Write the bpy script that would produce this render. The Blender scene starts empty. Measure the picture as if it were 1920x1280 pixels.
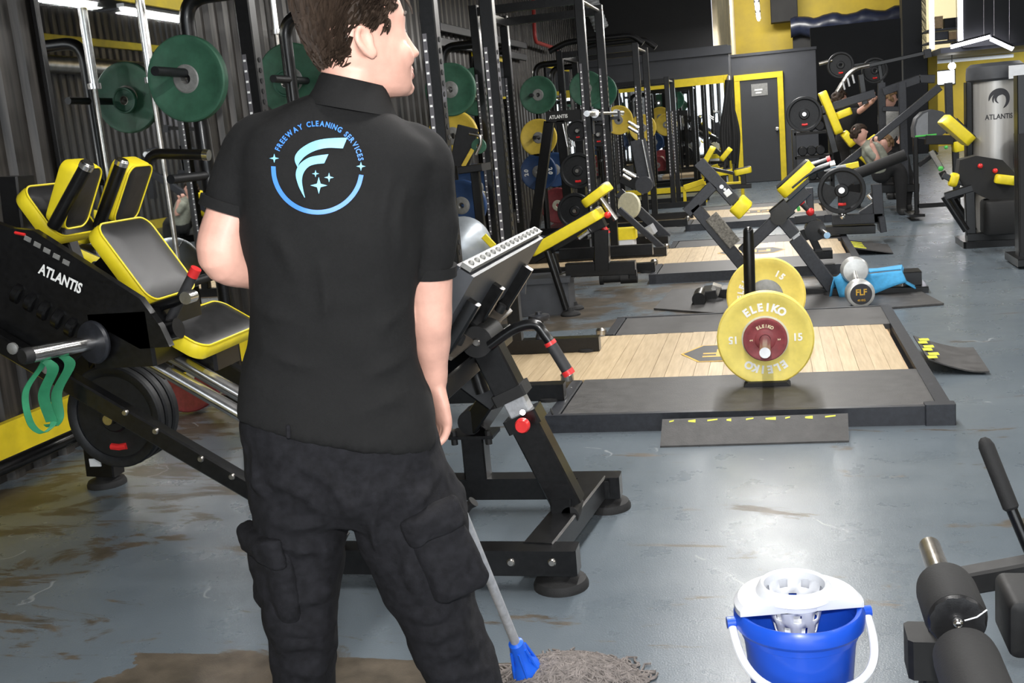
import bpy, math, random
import numpy as np
from mathutils import Vector, Matrix
from mathutils.bvhtree import BVHTree
random.seed(7)
SC = bpy.context.scene
COL = SC.collection

# ------------------------------------------------------------------ camera
FPX, CX, CY, HC = 2030.0, 960.0, 640.0, 1.37
_vy = np.array([1442-CX, 207-CY, FPX]); _vy /= np.linalg.norm(_vy)
_n = np.array([.09, 1.0]); _n /= np.linalg.norm(_n)
_d = float(np.dot(np.array([1442-CX, 207-CY]), _n))
_dn = np.array([_n[0]*FPX*FPX/-_d, _n[1]*FPX*FPX/-_d, FPX]); _dn /= np.linalg.norm(_dn)
_up = -_dn; _up -= _vy*np.dot(_up, _vy); _up /= np.linalg.norm(_up)
RC = np.stack([np.cross(_vy, _up), _vy, _up], 1)       # columns: world axes in camera (x right, y down, z forward)
cam_d = bpy.data.cameras.new('camera'); cam = bpy.data.objects.new('camera', cam_d); COL.objects.link(cam)
cam_d.sensor_width = 36.0; cam_d.lens = 36.0*FPX/1920.0; cam_d.clip_start = .05; cam_d.clip_end = 200
_rx, _ry, _rz = RC[0], -RC[1], -RC[2]
cam.matrix_world = Matrix(((_rx[0], _ry[0], _rz[0], 0), (_rx[1], _ry[1], _rz[1], 0), (_rx[2], _ry[2], _rz[2], HC), (0, 0, 0, 1)))
SC.camera = cam

# ------------------------------------------------------------------ world, lights, exposure
W = bpy.data.worlds.new('daylight'); SC.world = W; W.use_nodes = True
_bg = W.node_tree.nodes['Background']; _bg.inputs[0].default_value = (.86, .93, 1, 1); _bg.inputs[1].default_value = 2.2
SC.view_settings.view_transform = 'Standard'; SC.view_settings.look = 'None'
SC.view_settings.exposure = 0.28; SC.view_settings.gamma = 1.0; SC.view_settings.use_curve_mapping = False

def area(name, loc, rot, sx, sy, power, col=(1, 1, 1)):
    l = bpy.data.lights.new(name, 'AREA'); l.shape = 'RECTANGLE'; l.size = sx; l.size_y = sy; l.energy = power; l.color = col
    o = bpy.data.objects.new(name, l); COL.objects.link(o); o.location = loc; o.rotation_euler = rot
    return o
# flash of the photographer's camera, just above the lens
fl = area('camera_flash', (0.02, -.02, HC+.17), (0, 0, 0), .10, .06, 48, (1, .985, .96))
fl.rotation_euler = (math.radians(90-7), 0, math.radians(13))
# daylight through the open entrance behind the photographer
area('entrance_daylight', (2.0, -2.62, 1.55), (math.radians(90), 0, 0), 5.2, 3.0, 60, (.93, .97, 1))

# ------------------------------------------------------------------ pixel -> place
def _ray(x, y): return RC.T @ np.array([x-CX, y-CY, FPX])
def P(x, y, Y):
    v = _ray(x, y); k = Y/v[1]; return Vector((v[0]*k, Y, HC+v[2]*k))
def G(x, y, z=0.0):
    v = _ray(x, y); k = (z-HC)/v[2]; return Vector((v[0]*k, v[1]*k, z))
def WX(x, y, X):
    v = _ray(x, y); k = X/v[0]; return Vector((X, v[1]*k, HC+v[2]*k))
def pxm(p):
    c = RC @ (np.array(p)-np.array([0, 0, HC])); return FPX/c[2]
V = Vector

# ------------------------------------------------------------------ materials
MATS = {}
def nd(nt, t, **kw):
    n = nt.nodes.new(t)
    for k, v in kw.items():
        if k.startswith('i_'):
            n.inputs[k[2:].replace('_', ' ')].default_value = v
        else: setattr(n, k, v)
    return n
def mat(name, col, rough=.5, metal=0., noise=0., nscale=30., bump=0., bscale=200., coat=0., col2=None, emit=None, estr=0., stretch=None, spec=None, sheen=0.):
    m = bpy.data.materials.new(name); m.use_nodes = True; nt = m.node_tree; b = nt.nodes['Principled BSDF']
    b.inputs['Base Color'].default_value = (*col, 1); b.inputs['Roughness'].default_value = rough; b.inputs['Metallic'].default_value = metal
    if coat: b.inputs['Coat Weight'].default_value = coat; b.inputs['Coat Roughness'].default_value = .08
    if spec is not None: b.inputs['Specular IOR Level'].default_value = spec
    if sheen: b.inputs['Sheen Weight'].default_value = sheen
    if emit: b.inputs['Emission Color'].default_value = (*emit, 1); b.inputs['Emission Strength'].default_value = estr
    tc = nd(nt, 'ShaderNodeTexCoord'); src = tc.outputs['Object']
    if stretch:
        mp = nd(nt, 'ShaderNodeMapping'); mp.inputs['Scale'].default_value = stretch; nt.links.new(src, mp.inputs[0]); src = mp.outputs[0]
    if noise or col2:
        n = nd(nt, 'ShaderNodeTexNoise', i_Scale=nscale, i_Detail=5.0, i_Roughness=.6); nt.links.new(src, n.inputs['Vector'])
        r = nd(nt, 'ShaderNodeValToRGB'); e = r.color_ramp.elements
        c2 = col2 or tuple(min(1, c*(1+noise)+.004*noise) for c in col); c1 = col if col2 else tuple(c*(1-noise) for c in col)
        e[0].position = .34; e[1].position = .68; e[0].color = (*c1, 1); e[1].color = (*c2, 1)
        nt.links.new(n.outputs['Fac'], r.inputs[0]); nt.links.new(r.outputs[0], b.inputs['Base Color'])
        mr = nd(nt, 'ShaderNodeMapRange'); mr.inputs['To Min'].default_value = max(.02, rough*.85); mr.inputs['To Max'].default_value = min(1, rough*1.18)
        nt.links.new(n.outputs['Fac'], mr.inputs['Value']); nt.links.new(mr.outputs[0], b.inputs['Roughness'])
    if bump:
        n2 = nd(nt, 'ShaderNodeTexNoise', i_Scale=bscale, i_Detail=3.0); nt.links.new(src, n2.inputs['Vector'])
        bp = nd(nt, 'ShaderNodeBump', i_Strength=bump, i_Distance=.004); nt.links.new(n2.outputs['Fac'], bp.inputs['Height']); nt.links.new(bp.outputs[0], b.inputs['Normal'])
    MATS[name] = m; return m
M = MATS
mat('black_paint', (.0038, .0038, .0042), .30, .0, .35, 60, .04, 500, coat=.12, spec=.4)
mat('black_matte', (.0062, .0062, .0066), .62, 0, .3, 40, .05, 300)
mat('grey_paint', (.020, .022, .028), .42, .1, .25, 50, .04, 500)
mat('rubber', (.008, .008, .0085), .75, 0, .3, 80, .15, 250)
mat('rubber_mat', (.042, .040, .039), .55, 0, .35, 14, .2, 160)
mat('iron', (.011, .012, .014), .5, .3, .3, 50, .1, 200)
mat('chrome', (.80, .79, .78), .22, 1., .12, 25)
mat('chrome_dull', (.42, .40, .37), .3, 1., .2, 40)
mat('steel', (.50, .49, .47), .38, .55, .1, 30, stretch=(1, 1, .05))
mat('yellow_vinyl', (.82, .66, .02), .42, 0, .06, 20, .03, 300)
mat('yellow_paint', (.72, .55, .012), .5, 0, .12, 6, .03, 60)
mat('black_vinyl', (.011, .011, .012), .38, 0, .2, 30, .10, 500)
mat('grip', (.024, .024, .026), .6, 0, .2, 60, .1, 500)
mat('red_cap', (.70, .03, .03), .3, 0, .1, 20)
mat('red_plate', (.22, .035, .04), .5, 0, .2, 30, .05, 120)
mat('green_plate', (.030, .105, .062), .55, 0, .25, 9, .05, 90)
mat('green_dark', (.02, .10, .06), .5, 0, .2, 12)
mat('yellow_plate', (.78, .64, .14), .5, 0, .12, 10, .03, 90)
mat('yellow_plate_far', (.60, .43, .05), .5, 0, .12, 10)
mat('blue_plate', (.014, .045, .13), .45, 0, .2, 12)
mat('white_print', (.86, .86, .84), .5, 0, .05, 40)
mat('cream_print', (.72, .62, .40), .6, 0, .15, 60)
mat('hub_grey', (.23, .23, .22), .45, .2, .15, 40)
mat('cream_disc', (.62, .60, .46), .5, 0, .1, 30)
mat('wood', (.44, .30, .17), .45)
mat('ply_edge', (.50, .35, .20), .6, 0, .3, 3, stretch=(1, 1, 60))
mat('bucket_blue', (.012, .085, .60), .32, 0, .05, 10, coat=.15)
mat('white_plastic', (.66, .68, .72), .34, 0, .03, 10)
mat('mop_blue', (.01, .11, .68), .35, 0, .05, 10)
mat('alu', (.44, .45, .47), .4, .45, .15, 60, .1, 120)
mat('yarn', (.165, .145, .135), .95, 0, .3, 60)
mat('towel_blue', (.05, .30, .56), .8, 0, .1, 40, .3, 300)
mat('band_green', (.02, .20, .09), .55, 0, .15, 20)
mat('sticker_white', (.75, .77, .8), .4, 0, .05, 20)
mat('wall_grey', (.046, .049, .057), .62, 0, .12, 3, .05, 60)
mat('wall_black', (.014, .014, .015), .6, 0, .2, 3, .05, 60)
mat('door_grey', (.027, .029, .033), .5, 0, .1, 4)
mat('wall_yellow', (.40, .29, .015), .6, 0, .15, 1.5, .03, 60)
mat('ceiling_dark', (.030, .030, .033), .6, 0, .25, 3)
mat('void_black', (.006, .006, .007), .8, 0, .2, 3)
mat('navy_vinyl', (.008, .011, .026), .34, 0, .3, 5, .3, 6)
mat('red_pipe', (.40, .03, .025), .5, 0, .1, 20)
mat('duct', (.52, .50, .47), .32, 1., .2, 8)
mat('stone_brown', (.09, .075, .06), .5, 0, .5, 8)
mat('concrete_wall', (.34, .33, .31), .7, 0, .15, 3)
mat('cream_corr', (.62, .52, .34), .5, 0, .2, 2)
mat('tape_yellow', (.62, .62, .03), .5, 0, .3, 40)
mat('dark_print', (.025, .025, .03), .5, 0, .1, 40)
mat('gold_print', (.62, .36, .03), .5, 0, .2, 60)
mat('green_tag', (.08, .50, .09), .5, 0, .1, 20)
mat('grey_shell', (.05, .053, .06), .45, 0, .15, 10)
mat('shell_light', (.19, .20, .215), .45, 0, .1, 10)
mat('crate_grey', (.24, .25, .26), .6, 0, .1, 20)
mat('cardboard', (.42, .29, .16), .8, 0, .15, 20)
mat('led', (1, 1, 1), .5, emit=(1, .98, .95), estr=26)
mat('led_cool', (1, 1, 1), .5, emit=(.86, .86, 1), estr=14)
mat('led_far', (1, 1, 1), .5, emit=(1, .98, .93), estr=14)
mat('screen_glow', (.3, .3, .32), .4, emit=(.8, .9, 1), estr=1.2)
mat('glass_day', (.8, .85, .9), .3, emit=(.9, .95, 1), estr=3.0)
mat('skin', (.58, .325, .255), .5, 0, .10, 22, .04, 300)
mat('hair', (.026, .0165, .011), .65, 0, .45, 90, 0, stretch=(1, 1, .3), spec=.18)
mat('hair_blond', (.22, .13, .06), .6, 0, .3, 60)
mat('shirt_black', (.0062, .0062, .0064), .9, 0, .25, 220, .25, 900, spec=.25)
mat('pants_black', (.0078, .0078, .0098), .95, 0, .35, 60, .25, 500, spec=.2)
mat('shoe_black', (.015, .015, .015), .6)
mat('sole_white', (.5, .5, .48), .6)
mat('logo_blue', (.045, .19, .62), .5, 0, .06, 40)
mat('logo_cyan', (.20, .52, .78), .5, 0, .12, 25)
mat('cloth_black', (.012, .012, .013), .9, 0, .2, 60)
mat('cloth_olive', (.26, .27, .22), .9, 0, .15, 40)
mat('cloth_grey', (.25, .25, .24), .9, 0, .15, 40)
mat('mirror', (.86, .88, .88), .015, 1.)
mat('eye_white', (.75, .73, .70), .3); mat('lip', (.42, .16, .14), .45); mat('teeth', (.80, .78, .72), .35); mat('brow', (.035, .022, .015), .8)
mat('steel_bright', (.62, .62, .60), .3, .5, .1, 30)
mat('silver_ball', (.42, .46, .50), .38, .55, .25, 3)

# ------------------------------------------------------------------ mesh builder
def basis(d, up=(0, 0, 1)):
    d = V(d).normalized(); u = V(up)
    if abs(d.dot(u.normalized())) > .995: u = V((0, 1, 0)) if abs(d.y) < .9 else V((1, 0, 0))
    s = d.cross(u).normalized(); u = s.cross(d).normalized(); return d, s, u
class MB:
    def __init__(s): s.v = []; s.f = []
    def add(s, vs, fs):
        o = len(s.v); s.v += [tuple(x) for x in vs]; s.f += [tuple(i+o for i in f) for f in fs]; return s
    def rings(s, rings, caps=True, closed=False):
        n = len(rings[0]); vs = [p for r in rings for p in r]; fs = []
        m = len(rings)
        for i in range(m if closed else m-1):
            a = i*n; b = ((i+1) % m)*n
            for j in range(n): k = (j+1) % n; fs.append((a+j, a+k, b+k, b+j))
        if caps and not closed: fs.append(tuple(range(n-1, -1, -1))); fs.append(tuple((m-1)*n+j for j in range(n)))
        return s.add(vs, fs)
    def beam(s, p0, p1, w, h, up=(0, 0, 1), ch=.006):
        p0, p1 = V(p0), V(p1); d, sd, u = basis(p1-p0, up); a, b = w/2, h/2; c = min(ch, a*.9, b*.9)
        pr = [(-a+c, -b), (a-c, -b), (a, -b+c), (a, b-c), (a-c, b), (-a+c, b), (-a, b-c), (-a, -b+c)]
        return s.rings([[p + sd*x + u*y for x, y in pr] for p in (p0, p1)])
    def box(s, c, size, ch=.004, rz=0.):
        c = V(c); z = V((0, 0, size[2]/2)); R = Matrix.Rotation(rz, 3, 'Z')
        return s.beam(c-z, c+z, size[0], size[1], R @ V((0, 1, 0)), ch)
    def box2(s, a, b, ch=.004):
        a, b = V(a), V(b); return s.box((a+b)/2, (abs(b.x-a.x), abs(b.y-a.y), abs(b.z-a.z)), ch)
    def tube(s, pts, r, n=12, caps=True, closed=False):
        pts = [V(p) for p in pts]; m = len(pts); rr = r if isinstance(r, (list, tuple)) else [r]*m
        rings = []; prev = None
        for i, p in enumerate(pts):
            if closed: t = pts[(i+1) % m]-pts[i-1]
            else: t = pts[min(i+1, m-1)]-pts[max(i-1, 0)]
            t.normalize()
            if prev is None: a = basis(t)[1]; b = t.cross(a)
            else:
                a = prev - t*prev.dot(t)
                a = a.normalized() if a.length > 1e-6 else basis(t)[1]
                b = t.cross(a)
            prev = a
            rings.append([p + (a*math.cos(2*math.pi*j/n)+b*math.sin(2*math.pi*j/n))*rr[i] for j in range(n)])
        return s.rings(rings, caps, closed)
    def cyl(s, p0, p1, r, n=20, r2=None): return s.tube([p0, p1], [r, r if r2 is None else r2], n)
    def lathe(s, prof, o, axis=(0, 0, 1), n=40, closed=False):
        o = V(o); d, a, b = basis(axis)
        rings = [[o + d*z + (a*math.cos(2*math.pi*j/n)+b*math.sin(2*math.pi*j/n))*r for j in range(n)] for r, z in prof]
        return s.rings(rings, not closed, closed)
    def prism(s, poly, t):
        poly = [V(p) for p in poly]; t = V(t); n = len(poly)
        return s.add(poly+[p+t for p in poly], [tuple(range(n))[::-1], tuple(range(n, 2*n))]+[(i, (i+1) % n, n+(i+1) % n, n+i) for i in range(n)])
    def pad(s, c, ux, uy, sx, sy, t, r=.05, bev=.015, n=5, crown=0.):
        # rounded-rectangle cushion centred at c, spans ux*sx, uy*sy, thickness t along ux x uy
        c = V(c); ux = V(ux).normalized(); uy = V(uy); uy = (uy-ux*uy.dot(ux)).normalized(); uz = ux.cross(uy)
        def outline(ins):
            a, b = sx/2-ins, sy/2-ins; q = max(.002, min(r-ins, a, b)); o = []
            for k, (qx, qy) in enumerate(((1, 1), (-1, 1), (-1, -1), (1, -1))):
                for i in range(n+1):
                    an = math.pi/2*(k+i/n); o.append((qx*(a-q)+q*math.cos(an), qy*(b-q)+q*math.sin(an)))
            return o
        rg = []
        for ins, z in ((bev, -t/2), (bev*.3, -t/2+bev*.3), (0, -t/2+bev), (0, t/2-bev), (bev*.3, t/2-bev*.3), (bev, t/2), (min(sx, sy)*.25, t/2+crown)):
            rg.append([c+ux*x+uy*y+uz*z for x, y in outline(ins)])
        return s.rings(rg)
    def sphere(s, c, r, n=16, m=10, sc=(1, 1, 1)):
        c = V(c); rg = []
        for i in range(1, m):
            th = math.pi*i/m; rg.append([c+V((r*sc[0]*math.sin(th)*math.cos(2*math.pi*j/n), r*sc[1]*math.sin(th)*math.sin(2*math.pi*j/n), r*sc[2]*math.cos(th))) for j in range(n)])
        return s.rings(rg)
def bez(pts, n=8):
    # Catmull-Rom through points
    pts = [V(p) for p in pts]; o = []
    for i in range(len(pts)-1):
        p0 = pts[max(i-1, 0)]; p1 = pts[i]; p2 = pts[i+1]; p3 = pts[min(i+2, len(pts)-1)]
        for k in range(n):
            t = k/n; o.append(.5*((2*p1)+(p2-p0)*t+(2*p0-5*p1+4*p2-p3)*t*t+(3*p1-p0-3*p2+p3)*t**3))
    o.append(pts[-1]); return o
def fillet(pts, r, n=6):
    # polyline with rounded corners
    pts = [V(p) for p in pts]; o = [pts[0]]
    for i in range(1, len(pts)-1):
        a, b, c = pts[i-1], pts[i], pts[i+1]; u = (a-b); w = (c-b); q = min(r, u.length*.45, w.length*.45)
        p = b+u.normalized()*q; e = b+w.normalized()*q
        for k in range(n+1):
            t = k/n; o.append(p*(1-t)**2+b*2*t*(1-t)+e*t*t)
    o.append(pts[-1]); return o

ROOT = {}
def obj(name, mb, m, parent=None, smooth=35, label=None):
    me = bpy.data.meshes.new(name)
    off = ROOT.get(parent.name, V((0, 0, 0))) if parent else V((0, 0, 0))
    me.from_pydata([(x-off[0], y-off[1], z-off[2]) for x, y, z in mb.v], [], mb.f); me.update()
    if smooth:
        for p in me.polygons: p.use_smooth = True
        me.set_sharp_from_angle(angle=math.radians(smooth))
    me.materials.append(M[m] if isinstance(m, str) else m)
    o = bpy.data.objects.new(name, me); COL.objects.link(o)
    if parent: o.parent = parent; ROOT[o.name] = off
    if label: o['label'] = label
    return o
def single(name, mb, m, label, cat, group=None, org=None, smooth=35):
    # a thing that is one mesh; its origin sits at its base
    a = np.array(mb.v); org = V(org) if org is not None else V(((a[:, 0].min()+a[:, 0].max())/2, (a[:, 1].min()+a[:, 1].max())/2, a[:, 2].min()))
    me = bpy.data.meshes.new(name); me.from_pydata([tuple(V(v)-org) for v in mb.v], [], mb.f); me.update()
    for p in me.polygons: p.use_smooth = True
    me.set_sharp_from_angle(angle=math.radians(smooth)); me.materials.append(M[m])
    o = bpy.data.objects.new(name, me); COL.objects.link(o); o.location = org; ROOT[o.name] = org
    o['label'] = label; o['category'] = cat
    if group: o['group'] = group
    return o
def thing(name, label, cat, loc, group=None):
    o = bpy.data.objects.new(name, None); COL.objects.link(o); o.location = loc; o.empty_display_size = .1
    o['label'] = label; o['category'] = cat
    if group: o['group'] = group
    ROOT[o.name] = V(loc); return o
def struct(name, mb, m, parent=None, smooth=35):
    o = obj(name, mb, m, parent, smooth)
    if not parent: o['kind'] = 'structure'
    return o
def children_of(o): return [c for c in COL.objects if c.parent == o]
def dup(o, delta, label=None, parent=None):
    c = o.copy(); COL.objects.link(c)
    if parent: c.parent = parent
    else: c.location = V(o.location)+V(delta); ROOT[c.name] = V(c.location)
    if label: c['label'] = label
    for k in list(o.children): dup(k, None, None, c)
    return c
TXT = {}
def text_mesh(s, bold=0.0):
    # flat lettering as (verts, faces) in a unit em box, centred
    key = (s, bold)
    if key in TXT: return TXT[key]
    cu = bpy.data.curves.new('lettering', 'FONT'); cu.body = s; cu.align_x = 'CENTER'; cu.align_y = 'CENTER'; cu.resolution_u = 3; cu.offset = bold
    ob = bpy.data.objects.new('lettering', cu); COL.objects.link(ob)
    dg = bpy.context.evaluated_depsgraph_get(); me = bpy.data.meshes.new_from_object(ob.evaluated_get(dg))
    r = ([tuple(v.co) for v in me.vertices], [tuple(p.vertices) for p in me.polygons])
    bpy.data.objects.remove(ob); bpy.data.curves.remove(cu); bpy.data.meshes.remove(me)
    TXT[key] = r; return r
def letter(mb, s, c, ux, uy, h, lift=.0012, sx=1., bold=.02):
    vs, fs = text_mesh(s, bold); c = V(c); ux = V(ux).normalized(); uy = V(uy).normalized(); n = ux.cross(uy)
    mb.add([c+ux*(x*h*sx)+uy*(y*h)+n*lift for x, y, _ in vs], fs); return mb
# ------------------------------------------------------------------ the room
XW = -3.5
def floor_material():
    m = bpy.data.materials.new('epoxy_floor'); m.use_nodes = True; nt = m.node_tree; b = nt.nodes['Principled BSDF']; L = nt.links.new
    geo = nd(nt, 'ShaderNodeNewGeometry'); pos = geo.outputs['Position']
    def noise(sc, det=6., rough=.6, vec=pos, dist=0.):
        n = nd(nt, 'ShaderNodeTexNoise', i_Scale=sc, i_Detail=det, i_Roughness=rough, i_Distortion=dist); L(vec, n.inputs['Vector']); return n.outputs['Fac']
    def ramp(f, p0, c0, p1, c1):
        r = nd(nt, 'ShaderNodeValToRGB'); e = r.color_ramp.elements; e[0].position = p0; e[1].position = p1; e[0].color = c0; e[1].color = c1; L(f, r.inputs[0]); return r.outputs[0]
    def mixc(f, a, c2):
        x = nd(nt, 'ShaderNodeMix'); x.data_type = 'RGBA'; L(f, x.inputs[0]); L(a, x.inputs[6])
        if isinstance(c2, tuple): x.inputs[7].default_value = c2
        else: L(c2, x.inputs[7])
        return x.outputs[2]
    def math_(op, a, c):
        x = nd(nt, 'ShaderNodeMath'); x.operation = op
        for i, q in enumerate((a, c)):
            if isinstance(q, (int, float)): x.inputs[i].default_value = q
            else: L(q, x.inputs[i])
        return x.outputs[0]
    base = ramp(noise(1.1), .3, (.088, .110, .130, 1), .72, (.128, .152, .172, 1))
    mp = nd(nt, 'ShaderNodeMapping'); mp.inputs['Scale'].default_value = (.8, 2.6, 1); mp.inputs['Rotation'].default_value = (0, 0, .5); L(pos, mp.inputs[0])
    sx0 = nd(nt, 'ShaderNodeSeparateXYZ'); L(pos, sx0.inputs[0])
    bx_ = nd(nt, 'ShaderNodeMapRange'); bx_.inputs['From Min'].default_value = -1.1; bx_.inputs['From Max'].default_value = -2.6; bx_.inputs['To Max'].default_value = .085; L(sx0.outputs[0], bx_.inputs[0])
    worn = ramp(math_('ADD', noise(1.5, 9., .68, mp.outputs[0], .6), bx_.outputs[0]), .60, (0, 0, 0, 1), .635, (1, 1, 1, 1))
    brown = ramp(noise(9.), .3, (.042, .035, .026, 1), .7, (.110, .090, .068, 1))
    sx = nd(nt, 'ShaderNodeSeparateXYZ'); L(pos, sx.inputs[0])
    # strip of bare concrete in front, its edge straight as it was masked
    edge = math_('ADD', sx.outputs[1], math_('MULTIPLY', math_('SUBTRACT', noise(6.), .5), .04))
    bare = math_('LESS_THAN', edge, 2.555)
    bare2 = math_('MULTIPLY', bare, math_('GREATER_THAN', math_('ADD', sx.outputs[0], math_('MULTIPLY', noise(3.), .6)), -1.55))
    lim = math_('LESS_THAN', sx.outputs[0], -.55)
    bare3 = math_('MULTIPLY', bare2, lim)
    # the walkway between the platforms is worn down to concrete
    walk = math_('MULTIPLY', math_('MULTIPLY', math_('GREATER_THAN', edge, 7.3), math_('LESS_THAN', edge, 9.2)), math_('LESS_THAN', sx.outputs[0], math_('MULTIPLY', noise(2.), 1.6)))
    walkn = math_('MULTIPLY', walk, ramp(noise(2.4, 7.), .42, (0, 0, 0, 1), .5, (1, 1, 1, 1)))
    spk = math_('MULTIPLY', ramp(noise(11., 8., .75, mp.outputs[0], .3), .615, (0, 0, 0, 1), .66, (.8, .8, .8, 1)), ramp(noise(1.3, 3.), .46, (0, 0, 0, 1), .60, (1, 1, 1, 1)))
    wf = math_('MAXIMUM', math_('MAXIMUM', math_('MAXIMUM', worn, spk), bare3), walkn)
    c = mixc(wf, base, brown)
    vo = nd(nt, 'ShaderNodeTexWave', i_Scale=.8, i_Distortion=14., i_Detail=4., i_Detail_Scale=1.3); L(pos, vo.inputs['Vector'])
    scr = ramp(vo.outputs['Fac'], .9975, (0, 0, 0, 1), 1., (.4, .4, .4, 1))
    c = mixc(math_('MULTIPLY', scr, math_('GREATER_THAN', noise(2.2), .60)), c, (.42, .44, .45, 1))
    L(c, b.inputs['Base Color'])
    r0 = ramp(noise(5.), .25, (.235, .235, .235, 1), .8, (.37, .37, .37, 1)); rr = mixc(wf, r0, (.42, .42, .42, 1)); L(rr, b.inputs['Roughness'])
    hh = math_('ADD', math_('MULTIPLY', noise(190., 4.), .55), math_('MULTIPLY', noise(14., 3.), .08)); bp = nd(nt, 'ShaderNodeBump', i_Strength=.20, i_Distance=.006); L(hh, bp.inputs['Height']); L(bp.outputs[0], b.inputs['Normal'])
    M['epoxy_floor'] = m
floor_material()
struct('floor', MB().box2((XW-.2, -2.6, -.1), (7.2, 40, 0)), 'epoxy_floor')

def corr_metal():
    m = mat('corrugated_metal', (.036, .033, .030), .36, .35)
    nt = m.node_tree; b = nt.nodes['Principled BSDF']; L = nt.links.new
    tc = nd(nt, 'ShaderNodeTexCoord'); mp = nd(nt, 'ShaderNodeMapping'); mp.inputs['Scale'].default_value = (9, 9, .5); L(tc.outputs['Object'], mp.inputs[0])
    n = nd(nt, 'ShaderNodeTexNoise', i_Scale=3.0, i_Detail=7.0); L(mp.outputs[0], n.inputs['Vector'])
    r = nd(nt, 'ShaderNodeValToRGB'); e = r.color_ramp.elements; e[0].position = .35; e[1].position = .75; e[0].color = (.020, .019, .018, 1); e[1].color = (.085, .076, .068, 1); L(n.outputs[0], r.inputs[0]); L(r.outputs[0], b.inputs['Base Color'])
corr_metal()
def corrugated(axis, c, a0, a1, z0, z1, pitch=.19, dep=.035, sgn=1):
    # vertical ribs along 'axis' ('y' for a side wall at x=c, 'x' for an end wall at y=c); one continuous profile
    mb = MB(); pts = []; a = a0
    while a < a1:
        for da, d in ((0, 0), (.40, 0), (.50, 1), (.86, 1), (.96, 0)):
            q = a+da*pitch
            if q <= a1: pts.append((q, d*dep*sgn))
        a += pitch
    pts.append((a1, 0)); vs = []; fs = []
    for q, d in pts:
        for z in (z0, z1): vs.append((c+d, q, z) if axis == 'y' else (q, c+d, z))
    for i in range(len(pts)-1): fs.append((2*i, 2*i+2, 2*i+3, 2*i+1))
    return mb.add(vs, fs)
ZC = 4.6
struct('wall_left', corrugated('y', XW, -2.6, 24, 0, ZC), 'corrugated_metal', smooth=20)
struct('wall_right', corrugated('y', 6.6, -2.6, 30, 0, ZC, .25, .04, -1), 'corrugated_metal', smooth=20)
# roof: dark ribbed sheet on purlins
rf = MB()
for i in range(39): rf.box2((XW, -2.6+i*.6, ZC), (7, -2.6+i*.6+.6, ZC+.05)) if i % 2 else rf.box2((XW, -2.6+i*.6, ZC+.02), (7, -2.6+i*.6+.6, ZC+.07))
struct('ceiling', rf, 'ceiling_dark')
for k, y in enumerate((1.0, 5.2, 9.4, 13.6, 17.8)):
    struct('trim_%d' % (k+1), MB().beam((XW, y, ZC-.14), (6.6, y, ZC-.14), .12, .24), 'black_matte')
struct('trim_6', MB().beam((6.5, -2.6, 3.95), (6.5, 30, 3.95), .08, .15), 'yellow_paint')
struct('trim_7', MB().beam((XW+.08, -2.6, 4.25), (XW+.08, 24, 4.25), .08, .2), 'yellow_paint')
struct('baseboard_left', MB().box2((XW+.035, -2.6, .065), (XW+.075, 8.6, .285), .006), 'yellow_paint')
struct('baseboard_right', MB().box2((6.48, -2.6, .0), (6.53, 30, .2), .006), 'yellow_paint')
# entrance behind the photographer: piers and a lintel around wide open doorways
for k, (a, c) in enumerate(((XW-.2, -3.2), (-1.2, -.6), (4.6, 7.2))):
    struct('wall_front_pier' if not k else 'wall_front_pier.%03d' % k, MB().box2((a, -2.75, 0), (c, -2.6, ZC)), 'concrete_wall')
struct('wall_front', MB().box2((XW-.2, -2.75, 3.1), (7.2, -2.6, ZC)), 'concrete_wall')

# mirrors on the left wall, each a pane with a yellow head strip and black edge strips
def wall_mirror(y0, y1, z0, z1, label):
    t = thing('wall_mirror', label, 'mirror', (XW+.05, (y0+y1)/2, z0), 'mirrors on the corrugated wall')
    x = XW+.045
    obj('backing', MB().box2((x, y0, z0), (x+.012, y1, z1)), 'black_matte', t)
    obj('pane', MB().box2((x+.012, y0+.004, z0+.004), (x+.018, y1-.004, z1-.004), .001), 'mirror', t, 0)
    obj('head_strip', MB().box2((x, y0, z1-.06), (x+.03, y1, z1+.035)), 'yellow_paint', t)
    for y in (y0, y1): obj('edge_strip', MB().box2((x, y-.018, z0), (x+.028, y+.018, z1-.06)), 'black_paint', t)
wall_mirror(4.82, 6.26, .32, 2.335, 'nearest wall mirror, behind the first squat rack and its large green plate')
wall_mirror(13.0, 14.75, .32, 2.38, 'wall mirror behind the third rack row, seen past the second green plates')
wall_mirror(17.5, 19.6, .32, 2.42, 'farthest mirror on the corrugated side wall under the red pipe end')

# red sprinkler pipe, cable tray rails and white flexible duct high on the left wall
rp = [WX(998, -40, XW+.25), WX(1003, 78, XW+.25), WX(1045, 92, XW+.25)]
single('sprinkler_pipe', MB().tube(fillet(rp, .15), .028, 10), 'red_pipe', 'thin red sprinkler pipe running down the dark corrugated wall', 'pipe')
for (a, c, lb) in (((822, 50), (985, 86), 'upper grey cable rail along the corrugated wall behind the racks'), ((822, 78), (985, 108), 'lower grey cable rail along the corrugated wall behind the racks')):
    p, q = WX(*a, XW+.12), WX(*c, XW+.12)
    t = thing('cable_rail', lb, 'rail', (p.x, p.y, p.z-.05), 'rails on the corrugated wall')
    obj('rail', MB().beam(p, q, .05, .09), 'grey_paint', t)
    for k in range(6):
        s = p.lerp(q, (k+.5)/6); obj('bracket', MB().box2((XW+.03, s.y-.02, s.z-.04), (XW+.1, s.y+.02, s.z+.04)), 'black_matte', t)
dp = bez([P(1098, -30, 20.1), P(1111, 10, 20.1), P(1128, 54, 20.1)], 14)
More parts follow.
